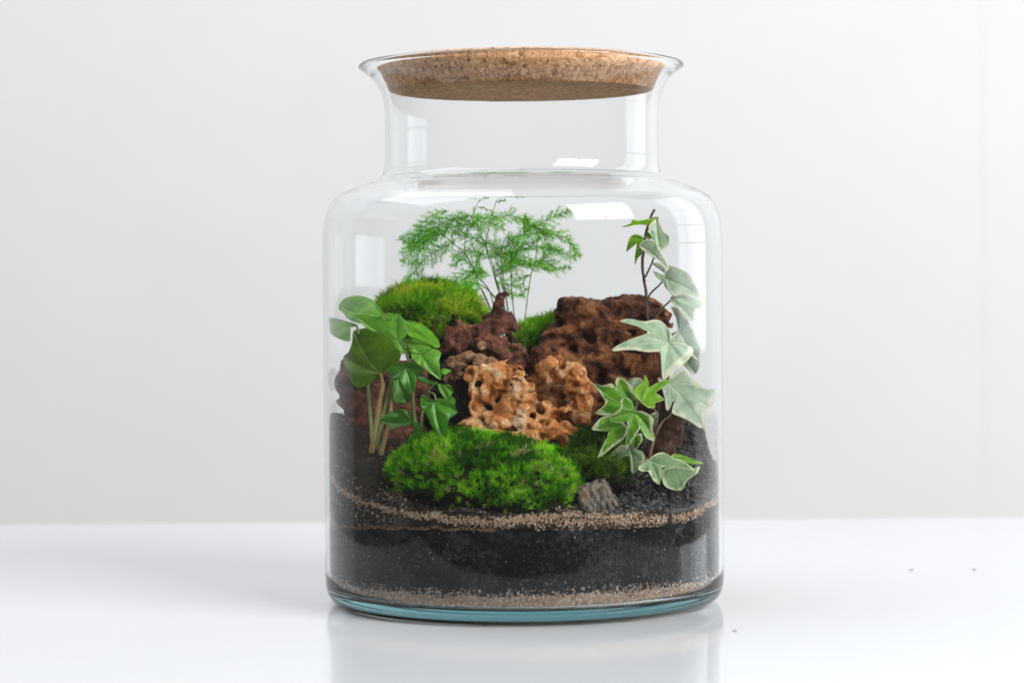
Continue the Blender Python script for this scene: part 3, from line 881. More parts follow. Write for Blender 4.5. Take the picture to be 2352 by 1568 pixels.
GREEN = [(0.030, 0.14, 0.004), (0.065, 0.27, 0.006), (0.115, 0.42, 0.008), (0.18, 0.55, 0.012), (0.32, 0.70, 0.04)]
OLIVE = [(0.06, 0.20, 0.006), (0.12, 0.35, 0.008), (0.20, 0.49, 0.010), (0.30, 0.60, 0.015), (0.55, 0.64, 0.08)]
DARKG = [(0.03, 0.09, 0.008), (0.05, 0.13, 0.010), (0.08, 0.19, 0.014), (0.12, 0.25, 0.02)]
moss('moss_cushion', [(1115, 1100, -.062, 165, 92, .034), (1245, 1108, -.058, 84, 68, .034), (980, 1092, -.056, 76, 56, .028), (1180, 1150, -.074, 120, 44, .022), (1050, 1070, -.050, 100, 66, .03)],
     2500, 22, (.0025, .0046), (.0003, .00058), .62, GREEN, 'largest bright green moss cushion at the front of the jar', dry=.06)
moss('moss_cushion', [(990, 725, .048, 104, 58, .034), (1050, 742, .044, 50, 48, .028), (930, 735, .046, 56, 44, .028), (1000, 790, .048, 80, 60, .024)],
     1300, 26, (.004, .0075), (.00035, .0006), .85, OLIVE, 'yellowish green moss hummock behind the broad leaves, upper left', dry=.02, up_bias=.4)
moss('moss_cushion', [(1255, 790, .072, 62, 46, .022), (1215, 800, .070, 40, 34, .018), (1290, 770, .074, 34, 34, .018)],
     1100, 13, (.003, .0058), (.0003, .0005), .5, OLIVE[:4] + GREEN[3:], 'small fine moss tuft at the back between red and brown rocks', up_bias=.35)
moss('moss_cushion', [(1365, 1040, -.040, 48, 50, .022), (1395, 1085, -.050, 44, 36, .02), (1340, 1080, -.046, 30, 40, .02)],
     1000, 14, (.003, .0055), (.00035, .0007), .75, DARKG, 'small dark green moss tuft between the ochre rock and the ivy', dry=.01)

# ------------------------------------------------------------------ leaves and stems
def stem(parent, pts, r0, r1, mat, name='stem', wob=0.0, n=6):
    pw = catmull([P(*p) for p in pts], n)
    if wob:
        pw = pw + wob * np.stack([vnoise(pw, 300), vnoise(pw + 1, 300), vnoise(pw + 2, 300)], -1)
    r = np.linspace(r0, r1, len(pw)) * (1 + .12 * vnoise(pw, 500))
    V, Q, T = tube(pw, r, 8)
    return mesh(name, V, [Q, T], mat, parent)

_leafn = [0]
def A3(p): return 712.0 + .29294 * p[0], 643.1 + .29294 * p[1]      # detail views the outlines were noted in
def A5(p): return 1194.4 + .29294 * p[0], 643.1 + .29294 * p[1]
def A6(p): return 1349.4 + .2930 * p[0], 402.0 + .2930 * p[1]

def leaf_shape(parent, A, B, C, poly, mat, y, tu=0.0, tv=-.010, cup=.004, fold=.0012, wav=.0007, thick=.0003, nv=4):
    fold *= 1.6
    """leaf with its own outline: B petiole joint, C middle of the blade, y depth of the joint, tu / tv tilt (metres per 100 units)"""
    _leafn[0] += 1
    sd = _leafn[0] * 7.31
    b = np.array(A(B)); c_ = np.array(A(C))
    o = np.array([A(p) for p in poly])
    # closed, tip-preserving smooth outline
    n0 = len(o)
    cl = []
    for k in range(n0):
        p0, p1, p2, p3 = o[k - 1], o[k], o[(k + 1) % n0], o[(k + 2) % n0]
        for t in np.linspace(0, 1, 6, endpoint=False):
            m1 = (p2 - p0) * .36; m2 = (p3 - p1) * .36
            h1 = 2 * t ** 3 - 3 * t ** 2 + 1; h2 = t ** 3 - 2 * t ** 2 + t; h3 = -2 * t ** 3 + 3 * t ** 2; h4 = t ** 3 - t ** 2
            cl.append(h1 * p1 + h2 * m1 + h3 * p2 + h4 * m2)
    cl = np.array(cl)
    nth = len(cl); nr = 22
    size = np.linalg.norm(cl - b, axis=1).max()
    # main veins run from the joint to the lobe tips
    d = np.linalg.norm(cl - b, axis=1)
    win = max(4, nth // 12)
    tips = [k for k in range(nth) if d[k] > .42 * size and d[k] >= max(d[(k + q) % nth] for q in range(-win, win + 1)) - 1e-9]
    tips = sorted(tips, key=lambda k: -d[k])[:nv]
    s_ = np.linspace(0, 1, nr + 1)[1:] ** .8
    G = c_ + s_[:, None, None] * (cl - c_)[None]
    pts = np.vstack([c_[None], G.reshape(-1, 2)])
    vd = np.full(len(pts), 1e9); al = np.zeros(len(pts))
    for k in tips:
        e = cl[k] - b; L = np.linalg.norm(e); e = e / L
        q = pts - b; a_ = q @ e
        t = np.clip(a_, 0, L)
        # slightly arched vein
        nrm = np.array([-e[1], e[0]]); arch = L * .05 * np.sin(np.pi * t / L) * (1 if k % 2 else -1)
        dist = np.linalg.norm(q - t[:, None] * e - arch[:, None] * nrm, axis=1)
        al = np.where(dist < vd, a_, al); vd = np.minimum(vd, dist)
    q = pts - b
    rr = np.linalg.norm(q, axis=1) / size
    sv = np.concatenate([[0], np.repeat(s_, nth)])
    ph = np.arctan2(q[:, 1], q[:, 0])
    dep = y + tu * q[:, 0] / 100 + tv * q[:, 1] / 100 + cup * rr ** 2 - fold * np.sqrt(np.clip(vd / (size * .22), 0, 1.6)) \
        + wav * sv ** 2 * (np.sin(ph * 4 + sd) + .7 * np.sin(ph * 9 + sd * 3)) + .0005 * vnoise(np.stack([pts[:, 0], pts[:, 1], pts[:, 0] * 0 + sd], -1), .06)
    V = P(pts[:, 0], pts[:, 1], dep)
    dd = V - np.array([JX, 0, 0]); r0 = np.hypot(dd[:, 0], dd[:, 1]); lim = np.interp(V[:, 2], [.0, .2, .215, .225, .235], [.1112, .1112, .1098, .107, .095])
    kk = np.minimum(1, lim / np.maximum(r0, 1e-6)); V[:, 0] = JX + dd[:, 0] * kk; V[:, 1] = dd[:, 1] * kk
    i = np.arange(nr - 1)[:, None]; j = np.arange(nth)[None]; j2 = (j + 1) % nth
    Q = (1 + np.stack([i * nth + j, i * nth + j2, (i + 1) * nth + j2, (i + 1) * nth + j], -1)).reshape(-1, 4)
    js = np.arange(nth)
    T = np.stack([np.zeros(nth, int), 1 + (js + 1) % nth, 1 + js], -1)
    fr = ((al - .8 * vd) / 13.0 + sd) % 1.0
    o_ = mesh('leaf', V, [Q, T], mat, parent, attrs={'edge': sv, 'vein': vd * PX, 'rib': np.abs(fr - .5)})
    so = o_.modifiers.new('thickness', 'SOLIDIFY'); so.thickness = thick; so.offset = 0
    return o_

CREAM = (0.66, 0.70, 0.45)
M_var = mat_leaf('ivy_variegated', (0.18, 0.41, 0.025), (0.10, 0.29, 0.02), CREAM, 0.80, (0.36, 0.5, 0.22), .28)
M_vgrn = mat_leaf('ivy_young_green', (0.24, 0.49, 0.03), (0.15, 0.37, 0.02), (0.60, 0.68, 0.25), 0.92, (0.32, 0.52, 0.14), .35)
M_pale = mat_leaf('ivy_veil_pale', (0.54, 0.68, 0.49), (0.40, 0.57, 0.38), (0.84, 0.86, 0.66), 0.80, (0.80, 0.86, 0.70), .22, .3, .0003)  # leaf colour paled to carry the window's haze on the glass
M_sage = mat_leaf('ivy_grey_green', (0.26, 0.38, 0.20), (0.18, 0.31, 0.15), CREAM, 0.84, (0.42, 0.52, 0.36), .25)
M_ivy = mat_leaf('ivy_dark_green', (0.065, 0.25, 0.014), (0.036, 0.165, 0.010), None, 1, (0.19, 0.38, 0.09), .25, .34)
M_ivyl = mat_leaf('ivy_light_green', (0.20, 0.48, 0.05), (0.12, 0.36, 0.035), None, 1, (0.30, 0.50, 0.16), .3, .36)
M_broad = mat_leaf('broad_leaf', (0.17, 0.36, 0.008), (0.11, 0.26, 0.006), None, 1, (0.36, 0.52, 0.16), .4, .4, .00035)
M_broadd = mat_leaf('broad_leaf_dark', (0.13, 0.33, 0.022), (0.08, 0.23, 0.016), None, 1, (0.20, 0.38, 0.10), .3, .36)
M_stem_b = mat_plain('woody_stem', (0.13, 0.065, 0.045), .6, .4, .4, 300)
M_stem_g = mat_plain('green_stem', (0.22, 0.30, 0.09), .5, .4, .3, 250)
M_stem_y = mat_plain('yellow_stem', (0.36, 0.26, 0.08), .55, .4, .3, 200)
M_stem_r = mat_plain('ivy_petiole', (0.26, 0.19, 0.10), .5, .4, .3, 250)

# tall variegated ivy on the right
iv = empty('ivy_plant', P(1490, 1085, -.040), 'tall variegated ivy with cream edged lobed leaves climbing the right side', 'ivy')
stem(iv, [(1486, 1085, -.040), (1490, 1057, -.040), (1500, 1007, -.034), (1509, 948, -.026), (1518, 862, -.016), (1510, 790, -.004), (1488, 735, .004), (1483, 666, .010), (1477, 604, .014), (1483, 543, .016), (1503, 481, .018)], .0012, .0008, M_stem_b, wob=.0006)
for pts in ([(1485, 690, .006), (1496, 672, .0), (1514, 655, -.006), (1527, 640, -.010)], [(1500, 742, .0), (1516, 714, -.006), (1540, 690, -.012)], [(1483, 636, .012), (1494, 612, .006), (1504, 588, .0)],
            [(1503, 1001, -.036), (1520, 968, -.038), (1541, 946, -.036), (1538, 882, -.033)], [(1509, 948, -.026), (1490, 930, -.044), (1472, 925, -.056)], [(1500, 1007, -.034), (1478, 975, -.052), (1458, 943, -.064)],
            [(1500, 1007, -.034), (1470, 985, -.048), (1441, 967, -.058)], [(1490, 1057, -.040), (1465, 1040, -.052), (1444, 1034, -.060)], [(1490, 1057, -.040), (1492, 1056, -.052), (1494, 1060, -.058)],
            [(1512, 800, -.006), (1525, 790, -.022), (1538, 789, -.030)], [(1512, 800, -.006), (1540, 770, -.008), (1560, 762, -.010)], [(1483, 543, .016), (1479, 546, .008), (1477, 549, .004)]):
    stem(iv, pts, .0006, .0005, M_stem_r, 'petiole')

def R5(B, C, poly, mat, y, **k): leaf_shape(iv, A5, B, C, poly, mat, y, **k)
def R6(B, C, poly, mat, y, **k): leaf_shape(iv, A6, B, C, poly, mat, y, **k)
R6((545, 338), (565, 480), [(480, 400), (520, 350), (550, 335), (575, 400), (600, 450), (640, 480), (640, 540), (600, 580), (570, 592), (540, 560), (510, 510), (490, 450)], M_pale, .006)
R6((545, 330), (440, 370), [(270, 405), (340, 380), (350, 350), (400, 355), (470, 345), (540, 325), (562, 330), (540, 370), (480, 392), (400, 387), (330, 402)], M_vgrn, .010, tu=.010)
R6((438, 500), (400, 520), [(305, 602), (315, 540), (330, 490), (370, 465), (420, 475), (440, 500), (430, 550), (425, 620), (395, 650), (372, 702), (372, 640), (385, 560), (380, 530), (340, 545)], M_vgrn, .004)
R6((470, 460), (485, 480), [(455, 460), (470, 445), (490, 460), (505, 495), (480, 505), (462, 490)], M_vgrn, .012)
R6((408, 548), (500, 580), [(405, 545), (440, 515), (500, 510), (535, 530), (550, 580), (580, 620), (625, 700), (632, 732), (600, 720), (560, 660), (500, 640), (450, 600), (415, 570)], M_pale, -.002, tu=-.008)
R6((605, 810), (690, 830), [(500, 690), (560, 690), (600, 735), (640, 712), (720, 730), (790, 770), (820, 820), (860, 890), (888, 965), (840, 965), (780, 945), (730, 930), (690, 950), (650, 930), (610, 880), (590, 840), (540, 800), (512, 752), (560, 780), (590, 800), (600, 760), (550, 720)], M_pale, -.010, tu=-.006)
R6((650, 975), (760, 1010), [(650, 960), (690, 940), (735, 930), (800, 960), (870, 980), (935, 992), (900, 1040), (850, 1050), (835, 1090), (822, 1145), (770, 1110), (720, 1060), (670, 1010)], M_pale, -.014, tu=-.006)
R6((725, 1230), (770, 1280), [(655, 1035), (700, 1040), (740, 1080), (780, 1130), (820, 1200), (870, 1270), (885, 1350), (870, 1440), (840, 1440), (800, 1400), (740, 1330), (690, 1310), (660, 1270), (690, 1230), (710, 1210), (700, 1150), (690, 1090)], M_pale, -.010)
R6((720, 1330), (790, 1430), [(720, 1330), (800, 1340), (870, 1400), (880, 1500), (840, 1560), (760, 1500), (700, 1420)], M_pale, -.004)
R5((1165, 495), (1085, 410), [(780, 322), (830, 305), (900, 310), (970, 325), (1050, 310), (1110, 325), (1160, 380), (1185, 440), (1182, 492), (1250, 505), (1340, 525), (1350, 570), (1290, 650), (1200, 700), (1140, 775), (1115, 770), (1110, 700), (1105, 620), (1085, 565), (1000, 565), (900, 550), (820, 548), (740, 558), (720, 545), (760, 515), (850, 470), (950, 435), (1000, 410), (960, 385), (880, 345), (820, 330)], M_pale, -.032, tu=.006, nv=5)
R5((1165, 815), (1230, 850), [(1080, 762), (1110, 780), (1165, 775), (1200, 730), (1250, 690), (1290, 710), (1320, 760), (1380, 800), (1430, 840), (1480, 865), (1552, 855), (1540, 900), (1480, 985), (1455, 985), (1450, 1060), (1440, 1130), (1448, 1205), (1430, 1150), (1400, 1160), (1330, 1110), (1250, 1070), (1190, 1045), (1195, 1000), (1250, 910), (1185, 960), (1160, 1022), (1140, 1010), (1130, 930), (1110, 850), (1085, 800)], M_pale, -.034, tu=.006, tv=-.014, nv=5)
R5((1440, 900), (1480, 920), [(1410, 870), (1480, 865), (1555, 850), (1540, 905), (1490, 985), (1460, 990), (1430, 940)], M_sage, -.018)
R5((900, 1010), (790, 930), [(572, 812), (640, 825), (715, 810), (755, 848), (745, 800), (765, 760), (820, 775), (870, 830), (895, 880), (920, 960), (900, 1030), (830, 1010), (740, 1060), (650, 1060), (590, 1040), (655, 985), (665, 950), (620, 880)], M_var, -.056, tu=.004, nv=5)
R5((945, 960), (985, 900), [(890, 860), (960, 800), (978, 743), (1005, 800), (1000, 840), (1060, 810), (1172, 778), (1110, 840), (1060, 880), (1110, 920), (1122, 940), (1060, 960), (1050, 998), (1000, 1000), (960, 970), (920, 930), (900, 900)], M_vgrn, -.062, nv=5)
R5((850, 900), (900, 830), [(840, 800), (880, 770), (940, 770), (960, 800), (930, 850), (880, 850)], M_sage, -.040)
R5((900, 1035), (890, 1090), [(707, 1092), (740, 1040), (790, 990), (785, 940), (825, 918), (870, 950), (895, 1020), (960, 1030), (1030, 1070), (1042, 1110), (1030, 1150), (1045, 1220), (1046, 1262), (990, 1240), (960, 1200), (945, 1145), (920, 1190), (880, 1250), (850, 1300), (824, 1322), (830, 1250), (845, 1170), (830, 1110), (770, 1115), (720, 1105)], M_var, -.070, nv=5)
R5((830, 1125), (740, 1170), [(560, 1167), (620, 1090), (690, 1060), (740, 1080), (800, 1110), (838, 1150), (830, 1210), (790, 1260), (720, 1310), (660, 1360), (603, 1392), (640, 1310), (680, 1230), (690, 1190), (640, 1180)], M_var, -.062, tu=.004)
R5((900, 1230), (910, 1260), [(880, 1240), (940, 1200), (957, 1240), (940, 1280), (890, 1335), (868, 1290)], M_var, -.060)
R5((1060, 1090), (1045, 1110), [(1010, 1060), (1070, 1030), (1075, 1080), (1050, 1150), (1030, 1170), (1020, 1110)], M_sage, -.044)
R5((860, 1320), (870, 1370), [(672, 1422), (720, 1350), (790, 1290), (850, 1310), (880, 1290), (900, 1320), (950, 1340), (970, 1380), (960, 1430), (910, 1490), (884, 1512), (865, 1490), (860, 1430), (840, 1370), (770, 1390)], M_sage, -.062)
R5((1150, 1420), (1240, 1530), [(1100, 1490), (1200, 1460), (1340, 1480), (1400, 1455), (1380, 1510), (1300, 1570), (1262, 1645), (1180, 1640), (1120, 1600)], M_sage, -.050, tu=.012, tv=-.006)
R5((1160, 1400), (1280, 1405), [(1165, 1392), (1210, 1360), (1300, 1382), (1425, 1432), (1350, 1442), (1260, 1412)], M_vgrn, -.050, tu=.012)
R5((1010, 1415), (1070, 1430), [(923, 1482), (940, 1420), (980, 1410), (1010, 1400), (1060, 1360), (1110, 1350), (1160, 1370), (1200, 1395), (1260, 1410), (1330, 1460), (1354, 1492), (1280, 1470), (1200, 1460), (1110, 1465), (1095, 1500), (1095, 1560), (1085, 1602), (1040, 1570), (1000, 1500), (960, 1500)], M_sage, -.062, tu=.006, tv=-.006, nv=4)

# small dark green ivy, left of the rocks
il = empty('ivy_plant', P(962, 1035, -.040), 'small glossy green ivy between the broad-leaved plant and the ochre rock', 'ivy')
stem(il, [(962, 1040, -.040), (955, 985, -.036), (950, 930, -.034), (948, 880, -.036), (940, 830, -.040), (930, 795, -.044), (920, 780, -.046)], .0010, .0007, M_stem_g, wob=.0006)
stem(il, [(975, 1010, -.038), (968, 960, -.036), (985, 900, -.038), (1000, 880, -.042)], .0007, .0005, M_stem_g)
for pts in ([(940, 830, -.040), (955, 815, -.050), (970, 812, -.056)], [(948, 870, -.036), (940, 850, -.048), (936, 835, -.054)], [(985, 900, -.038), (998, 905, -.050), (1003, 926, -.058)], [(952, 985, -.036), (950, 970, -.048), (949, 966, -.054)], [(958, 1000, -.036), (962, 985, -.046), (961, 979, -.052)]):
    stem(il, pts, .00055, .00045, M_stem_g, 'petiole')

def L3(B, C, poly, mat, y, **k): leaf_shape(il, A3, B, C, poly, mat, y, **k)
L3((690, 480), (640, 390), [(363, 275), (440, 268), (530, 290), (560, 275), (590, 310), (640, 320), (655, 285), (690, 266), (730, 295), (755, 340), (770, 400), (755, 445), (715, 478), (720, 510), (745, 550), (750, 575), (715, 560), (670, 520), (652, 470), (600, 440), (540, 410), (500, 400), (440, 370), (400, 325)], M_ivyl, -.054, tu=-.014, nv=4)
L3((785, 545), (785, 540), [(742, 547), (780, 513), (820, 520), (828, 545), (790, 557), (760, 567)], M_vgrn, -.048)
L3((880, 585), (920, 630), [(793, 572), (800, 550), (840, 550), (870, 575), (868, 545), (895, 523), (950, 535), (1010, 550), (1030, 580), (1015, 630), (1022, 700), (1032, 776), (1010, 775), (960, 740), (900, 690), (840, 650), (805, 615)], M_ivyl, -.058, nv=4)
L3((755, 690), (765, 730), [(640, 745), (635, 700), (690, 650), (730, 660), (760, 640), (790, 640), (880, 680), (895, 715), (850, 735), (830, 745), (835, 800), (820, 860), (800, 904), (760, 860), (715, 800), (700, 760), (660, 770)], M_ivy, -.056)
L3((995, 800), (910, 790), [(838, 740), (880, 735), (920, 770), (960, 790), (1003, 800), (990, 817), (930, 815), (870, 800), (840, 780)], M_ivy, -.048)
L3((1005, 805), (1060, 865), [(1003, 815), (1050, 815), (1100, 825), (1127, 870), (1105, 900), (1080, 937), (1050, 915), (1025, 880)], M_ivyl, -.048)
L3((985, 960), (1000, 1030), [(868, 920), (890, 898), (930, 925), (975, 940), (1020, 925), (1080, 930), (1110, 908), (1140, 940), (1140, 990), (1157, 1040), (1120, 1065), (1095, 1080), (1080, 1140), (1060, 1190), (1030, 1215), (990, 1180), (950, 1130), (920, 1060), (890, 1020), (870, 980)], M_ivy, -.060, nv=5)
L3((805, 1110), (700, 1085), [(551, 1106), (590, 1060), (650, 1025), (720, 1012), (770, 1020), (800, 1070), (810, 1130), (750, 1140), (690, 1150), (640, 1170), (625, 1140), (580, 1122)], M_ivy, -.054, nv=2)
L3((850, 1120), (850, 1200), [(763, 1292), (775, 1240), (815, 1190), (810, 1140), (850, 1108), (885, 1130), (890, 1170), (930, 1190), (962, 1210), (900, 1240), (880, 1260), (820, 1302)], M_ivy, -.052)
L3((700, 770), (715, 870), [(650, 780), (700, 768), (740, 850), (782, 900), (770, 962), (720, 962), (660, 940)], M_ivy, -.030)
L3((1030, 720), (1065, 718), [(1028, 700), (1060, 693), (1107, 705), (1080, 732), (1040, 752)], M_ivyl, -.036)

# broad-leaved plant at the left glass
bl = empty('broad_leaf_plant', P(862, 1042, -.050), 'plant with big rounded leaves on pale yellow stalks at the left glass', 'plant')
stem(bl, [(855, 1040, -.050), (866, 975, -.050), (876, 913, -.046), (881, 885, -.040), (875, 857, -.037)], .0016, .0008, M_stem_y)
stem(bl, [(875, 1045, -.046), (886, 1005, -.044), (895, 968, -.040), (900, 900, -.030), (893, 800, -.018), (880, 722, -.014)], .0014, .0007, M_stem_y)
stem(bl, [(868, 1030, -.044), (880, 960, -.036), (900, 880, -.028), (920, 790, -.024), (929, 746, -.024)], .0011, .0008, M_stem_g)
stem(bl, [(858, 1030, -.046), (850, 930, -.026), (838, 820, -.012), (820, 747, -.024)], .0011, .0007, M_stem_g)

def LB(B, C, poly, mat, y, **k): leaf_shape(bl, A3, B, C, poly, mat, y, **k)
LB((555, 735), (500, 600), [(345, 400), (335, 480), (310, 560), (268, 600), (272, 660), (300, 740), (345, 820), (385, 843), (440, 830), (500, 790), (545, 740), (600, 722), (660, 690), (700, 640), (717, 580), (690, 500), (650, 440), (560, 395), (450, 375)], M_broad, -.036, tv=-.006, tu=-.012, cup=.006, nv=5)
LB((575, 280), (420, 215), [(220, 225), (235, 175), (280, 140), (370, 123), (440, 135), (500, 165), (545, 215), (582, 275), (560, 302), (500, 300), (420, 300), (400, 340), (330, 320), (285, 290), (262, 255)], M_broadd, -.014, tv=-.03, cup=.010, nv=3)
LB((365, 355), (240, 380), [(138, 320), (155, 293), (220, 305), (300, 325), (372, 350), (360, 362), (325, 372), (325, 470), (290, 477), (230, 455), (175, 415), (150, 370)], M_broadd, -.026, tv=-.025, nv=3)
LB((745, 320), (860, 420), [(738, 313), (800, 320), (880, 345), (950, 400), (1000, 460), (1022, 522), (985, 532), (950, 510), (880, 475), (800, 450), (765, 425), (765, 370)], M_broadd, -.026, tv=-.02, nv=2)
LB((575, 255), (620, 270), [(560, 218), (620, 250), (690, 290), (640, 315), (580, 290)], M_broadd, -.006)
LB((735, 500), (830, 510), [(728, 480), (800, 460), (900, 490), (952, 530), (900, 562), (800, 552), (740, 522)], M_broadd, -.016)

# ------------------------------------------------------------------ asparagus fern
M_fern = mat_attr('fern_needle', 0.5, 0.5, 0.2)
M_fstem = mat_plain('fern_stem', (0.15, 0.30, 0.05), .5, .3, .4, 200)
fern = empty('asparagus_fern', P(1195, 800, .040), 'feathery asparagus fern with thin wiry stems rising behind the red rock', 'fern')
def Z(zx, zy):
    return 890 + .2198 * zx, 402 + .2197 * zy
def fstem(zp, d0, d1, r0=.00040, r1=.00018):
    k = len(zp)
    stem(fern, [(*Z(*p), d0 + (d1 - d0) * i / (k - 1)) for i, p in enumerate(zp)], r0, r1, M_fstem)
fstem([(1450, 1850), (1430, 1568), (1450, 1400), (1465, 1270), (1500, 1040), (1530, 960), (1560, 780), (1580, 600)], .040, .030)
fstem([(1340, 1800), (1325, 1490), (1300, 1250), (1295, 1030), (1275, 960), (1330, 760), (1400, 560)], .040, .030)
fstem([(1260, 1800), (1160, 1560), (1075, 1400), (960, 1150), (880, 950), (790, 810), (600, 650), (480, 600)], .042, .020)
fstem([(1270, 1800), (1090, 1420), (1010, 1240), (950, 1130), (900, 960), (870, 800)], .044, .034)
fstem([(1300, 1800), (1230, 1450), (1160, 1220), (1120, 1080), (1060, 870), (990, 650), (930, 500)], .042, .026)
fstem([(1300, 1800), (1240, 1450), (1170, 1200), (1130, 1080), (1090, 900), (1030, 730), (1080, 470), (1110, 340), (1150, 200), (1200, 160)], .046, .036)
fstem([(1240, 1800), (1130, 1450), (1060, 1200), (940, 1060), (830, 850), (800, 780), (830, 600), (860, 480), (910, 350), (970, 220), (1070, 170)], .048, .034)
fstem([(1310, 1800), (1240, 1300), (1205, 1180), (1190, 1050), (1200, 880), (1260, 720)], .044, .04)
fstem([(1320, 1800), (1260, 1400), (1230, 1220), (1210, 1030), (1260, 800), (1420, 640), (1600, 590)], .050, .046)
fstem([(1140, 1300), (1040, 1190), (960, 1140)], .03, .03, .0005, .0004)

FCOL = np.array([(0.13, 0.46, 0.018), (0.18, 0.60, 0.02), (0.24, 0.68, 0.03), (0.42, 0.80, 0.03), (0.13, 0.45, 0.05)])
def frond(zp, d0, d1, blen, ci=1, dens=1.0, nl=.0037, droop=.08, first=True):
    """one feathery spray: axis, side branchlets, needles all round them"""
    k = len(zp)
    ax = catmull([P(*Z(*p), d0 + (d1 - d0) * i / (k - 1)) for i, p in enumerate(zp)], 10)
    seg_l = np.linalg.norm(np.diff(ax, axis=0), axis=1); s = np.concatenate([[0], np.cumsum(seg_l)]); tot = s[-1]
    f = lambda t: np.stack([np.interp(t, s, ax[:, q]) for q in range(3)], -1)
    V, Q, T = tube(ax, np.linspace(.00022, .00010, len(ax)), 5)
    ax_o = mesh('frond', V, [Q, T], M_fstem, fern)
    bag = Bag()
    lines = [(ax, 1.0)]
    nb = max(4, int(tot / .0014 * dens))
    for i in range(nb):
        t = tot * (i + .5 + rng.uniform(-.3, .3)) / nb
        p0 = f(np.array([t]))[0]
        tg = f(np.array([min(t + .002, tot)]))[0] - f(np.array([max(t - .002, 0)]))[0]; tg /= np.linalg.norm(tg)
        side = np.cross(tg, [0.15, 1, 0.25]); side /= np.linalg.norm(side)
        dpt = np.cross(tg, side)
        sg = 1 if i % 2 else -1
        prof = (math.sin(math.pi * min(1, (t / tot) * .85 + .12)) ** .6)
        L = blen * prof * rng.uniform(.6, 1.15)
        d = tg * rng.uniform(.5, .9) + side * sg * rng.uniform(.5, 1.0) + dpt * rng.normal(0, .35)
        d /= np.linalg.norm(d)
        n_ = 6
        tt = np.linspace(0, 1, n_)[:, None]
        ln = p0 + d * L * tt + np.array([0, 0, -1]) * L * droop * tt ** 2 + tg * L * .15 * tt ** 2
        lines.append((ln, .85))
    for ln, sc in lines:
        sl = np.linalg.norm(np.diff(ln, axis=0), axis=1).sum()
        m = max(5, int(sl / .0007))
        tt = np.linspace(0.04, 1, m)
        ss = np.linspace(0, 1, len(ln))
        pt = np.stack([np.interp(tt, ss, ln[:, q]) for q in range(3)], -1)
        tg = np.gradient(pt, axis=0); tg /= np.linalg.norm(tg, axis=1)[:, None] + 1e-9
        kk = 4
        pt = np.repeat(pt, kk, 0); tg = np.repeat(tg, kk, 0)
        rv = rng.normal(size=pt.shape); rv -= (rv * tg).sum(1)[:, None] * tg; rv /= np.linalg.norm(rv, axis=1)[:, None]
        dd = tg * rng.uniform(.6, 1.4, (len(pt), 1)) + rv; dd /= np.linalg.norm(dd, axis=1)[:, None]
        cb = FCOL[np.clip(ci + rng.integers(-1, 2, len(pt)), 0, 4)] * rng.uniform(.75, 1.25, (len(pt), 1))
        blades(bag, pt, dd, rng.uniform(.6, 1.1, len(pt)) * nl * sc, np.full(len(pt), .00026), rv * .05, cb, cb * 1.15)
        if sc < 1:
            V, Q, T = tube(ln, np.linspace(.00016, .00008, len(ln)), 4)
            bag.add(V, T, Q, FCOL[ci] * .8)
    o = bag.build('needles', M_fern, ax_o)
    tag(o, kind='stuff')

frond([(880, 420), (760, 440), (640, 480), (400, 580), (160, 690)], .024, .014, .0085, 1, 1.25)
frond([(640, 365), (540, 390), (450, 430), (300, 540)], .026, .020, .0045, 2, .7)
frond([(620, 610), (480, 650), (330, 740), (165, 900)], .018, .008, .0080, 1, 1.2)
frond([(720, 690), (580, 760), (430, 850), (300, 980), (215, 1100)], .022, .014, .0070, 0, 1.15)
frond([(560, 560), (400, 640), (220, 760)], .022, .014, .0075, 1, 1.2)
frond([(860, 430), (960, 440), (1100, 450), (1290, 420), (1450, 480)], .034, .040, .0065, 2, .8)
frond([(930, 500), (820, 520), (700, 540), (560, 580)], .026, .02, .0075, 0, 1.1)
frond([(990, 620), (940, 540), (900, 480), (1050, 500), (1200, 540)], .026, .03, .0080, 2, 1.1)
frond([(1400, 600), (1520, 540), (1650, 480), (1780, 410), (1910, 360)], .030, .024, .0065, 2, .85)
frond([(1560, 610), (1700, 620), (1850, 650), (1940, 740), (1995, 840)], .030, .022, .0055, 3, .85)
frond([(1540, 740), (1680, 770), (1800, 790), (1960, 865)], .030, .02, .0055, 3, .8)
frond([(1520, 900), (1640, 925), (1720, 940), (1800, 985), (1900, 955)], .030, .024, .0045, 3, .7)
frond([(1400, 560), (1500, 520), (1600, 580), (1720, 640)], .034, .026, .0080, 3, 1.1)
frond([(1330, 760), (1400, 640), (1480, 520), (1440, 460)], .030, .028, .0080, 2, 1.1)
frond([(1275, 960), (1340, 820), (1420, 720), (1560, 700)], .026, .020, .0085, 1, 1.3)
frond([(1530, 960), (1450, 900), (1340, 880), (1220, 900)], .028, .026, .0080, 3, 1.1)
frond([(1540, 960), (1620, 900), (1680, 820), (1720, 760)], .030, .026, .0080, 3, 1.1)
frond([(1500, 1040), (1420, 1070), (1300, 1080)], .034, .036, .0050, 2, .7)
frond([(1180, 1010), (1300, 960), (1450, 930), (1620, 960), (1700, 1000)], .024, .022, .0065, 3, 1.1)
frond([(1060, 870), (1150, 800), (1250, 740), (1330, 640)], .034, .030, .0085, 4, 1.2)
frond([(1120, 1080), (1180, 960), (1240, 860), (1300, 800)], .036, .032, .0080, 4, 1.1)
frond([(1060, 880), (980, 830), (900, 790), (780, 800), (690, 860)], .030, .026, .0065, 0, 1.0)
frond([(990, 650), (900, 660), (800, 640), (690, 600)], .028, .026, .0065, 0, .9)
frond([(880, 950), (820, 900), (760, 880), (690, 940)], .022, .018, .0055, 0, .8)
frond([(960, 1020), (880, 1010), (790, 1030), (690, 1100)], .024, .018, .0055, 0, .8)
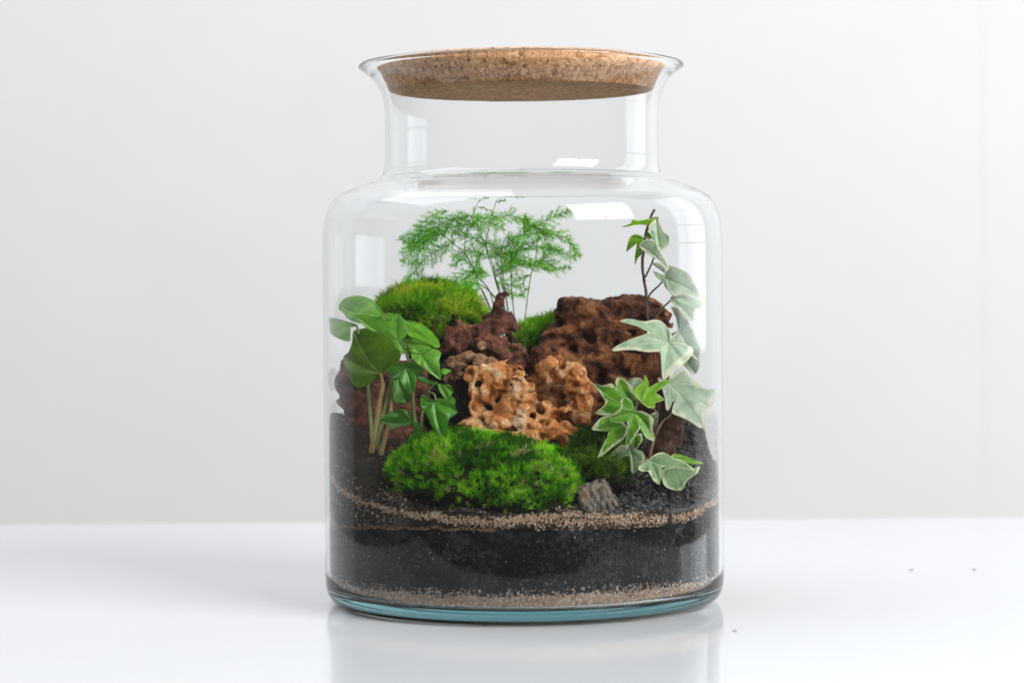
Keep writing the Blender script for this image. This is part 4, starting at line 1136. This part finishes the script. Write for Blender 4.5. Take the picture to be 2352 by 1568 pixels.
frond([(960, 1150), (880, 1130), (800, 1130), (740, 1190)], .026, .022, .0055, 2, .8)
frond([(1000, 1180), (900, 1210), (880, 1270), (960, 1460)], .030, .030, .0055, 2, .7)
frond([(1000, 960), (940, 1040), (860, 1110), (800, 1180)], .036, .034, .0070, 2, 1.0)
frond([(1000, 800), (940, 860), (930, 960), (980, 1060)], .036, .036, .0075, 2, 1.0)
frond([(1200, 880), (1120, 760), (1060, 700), (960, 700)], .044, .044, .0080, 4, 1.0)
frond([(1160, 1060), (1260, 1140), (1360, 1160), (1450, 1200)], .055, .06, .0065, 3, .6)
frond([(1130, 1100), (1230, 1180), (1330, 1260), (1420, 1250)], .055, .06, .0055, 3, .5)
frond([(1060, 180), (1000, 200), (930, 200), (850, 185)], .036, .034, .0020, 3, .5, .0016)
frond([(1070, 170), (1040, 160), (1010, 150)], .036, .034, .0020, 3, .5, .0016)
frond([(1190, 165), (1260, 145), (1340, 150), (1430, 155)], .036, .036, .0022, 3, .8, .0016)
frond([(1140, 260), (1180, 235), (1230, 232)], .036, .034, .0016, 3, .5, .0016)
frond([(940, 315), (1000, 325), (1090, 370)], .036, .036, .0012, 3, .4, .0016)

# ------------------------------------------------------------------ crumbs on the table
M_crumb = mat_plain('crumb', (0.42, 0.39, 0.37), .8, .2, .3, 400)
for (u, v, d, r, lab) in ((2093, 1309, .10, .0011, 'tiny soil crumb on the table, right of the jar, nearer the jar of two'),
                          (2238, 1308, .10, .0009, 'tiny soil crumb on the table at far right'),
                          (1688, 1449, -.115, .0008, 'tiny crumb on the table by the right foot of the jar')):
    p = P(u, v, d)
    t = (0 - CAM[2]) / (p[2] - CAM[2]); p = CAM + (p - CAM) * t
    vv = ICO_V * (1 + rng.normal(0, .2, (12, 1))) * np.array([1.5, 1, .55]) * r + p
    vv[:, 2] += .0001 - vv[:, 2].min()
    tag(mesh('crumb', vv, ICO_F, M_crumb, smooth=False), lab, 'crumb', 'crumbs on the table')

# specks of dried soil and limescale on the inside of the glass
th = np.radians(rng.uniform(-85, 85, 130)); z = rng.uniform(.055, .14, 130) ** 1.0
r_ = inner_r(z) - .0003
pts = np.stack([JX + np.sin(th) * r_, -np.cos(th) * r_, z], -1)
o = grains('glass_specks', pts, rng.uniform(.00012, .0003, 130), pick([(0.5, 0.46, 0.4), (0.25, 0.2, 0.16), (0.6, 0.58, 0.54)], 130), M_grain)
tag(o, 'tiny pale specks dried on the inside of the glass', 'specks', kind='stuff')
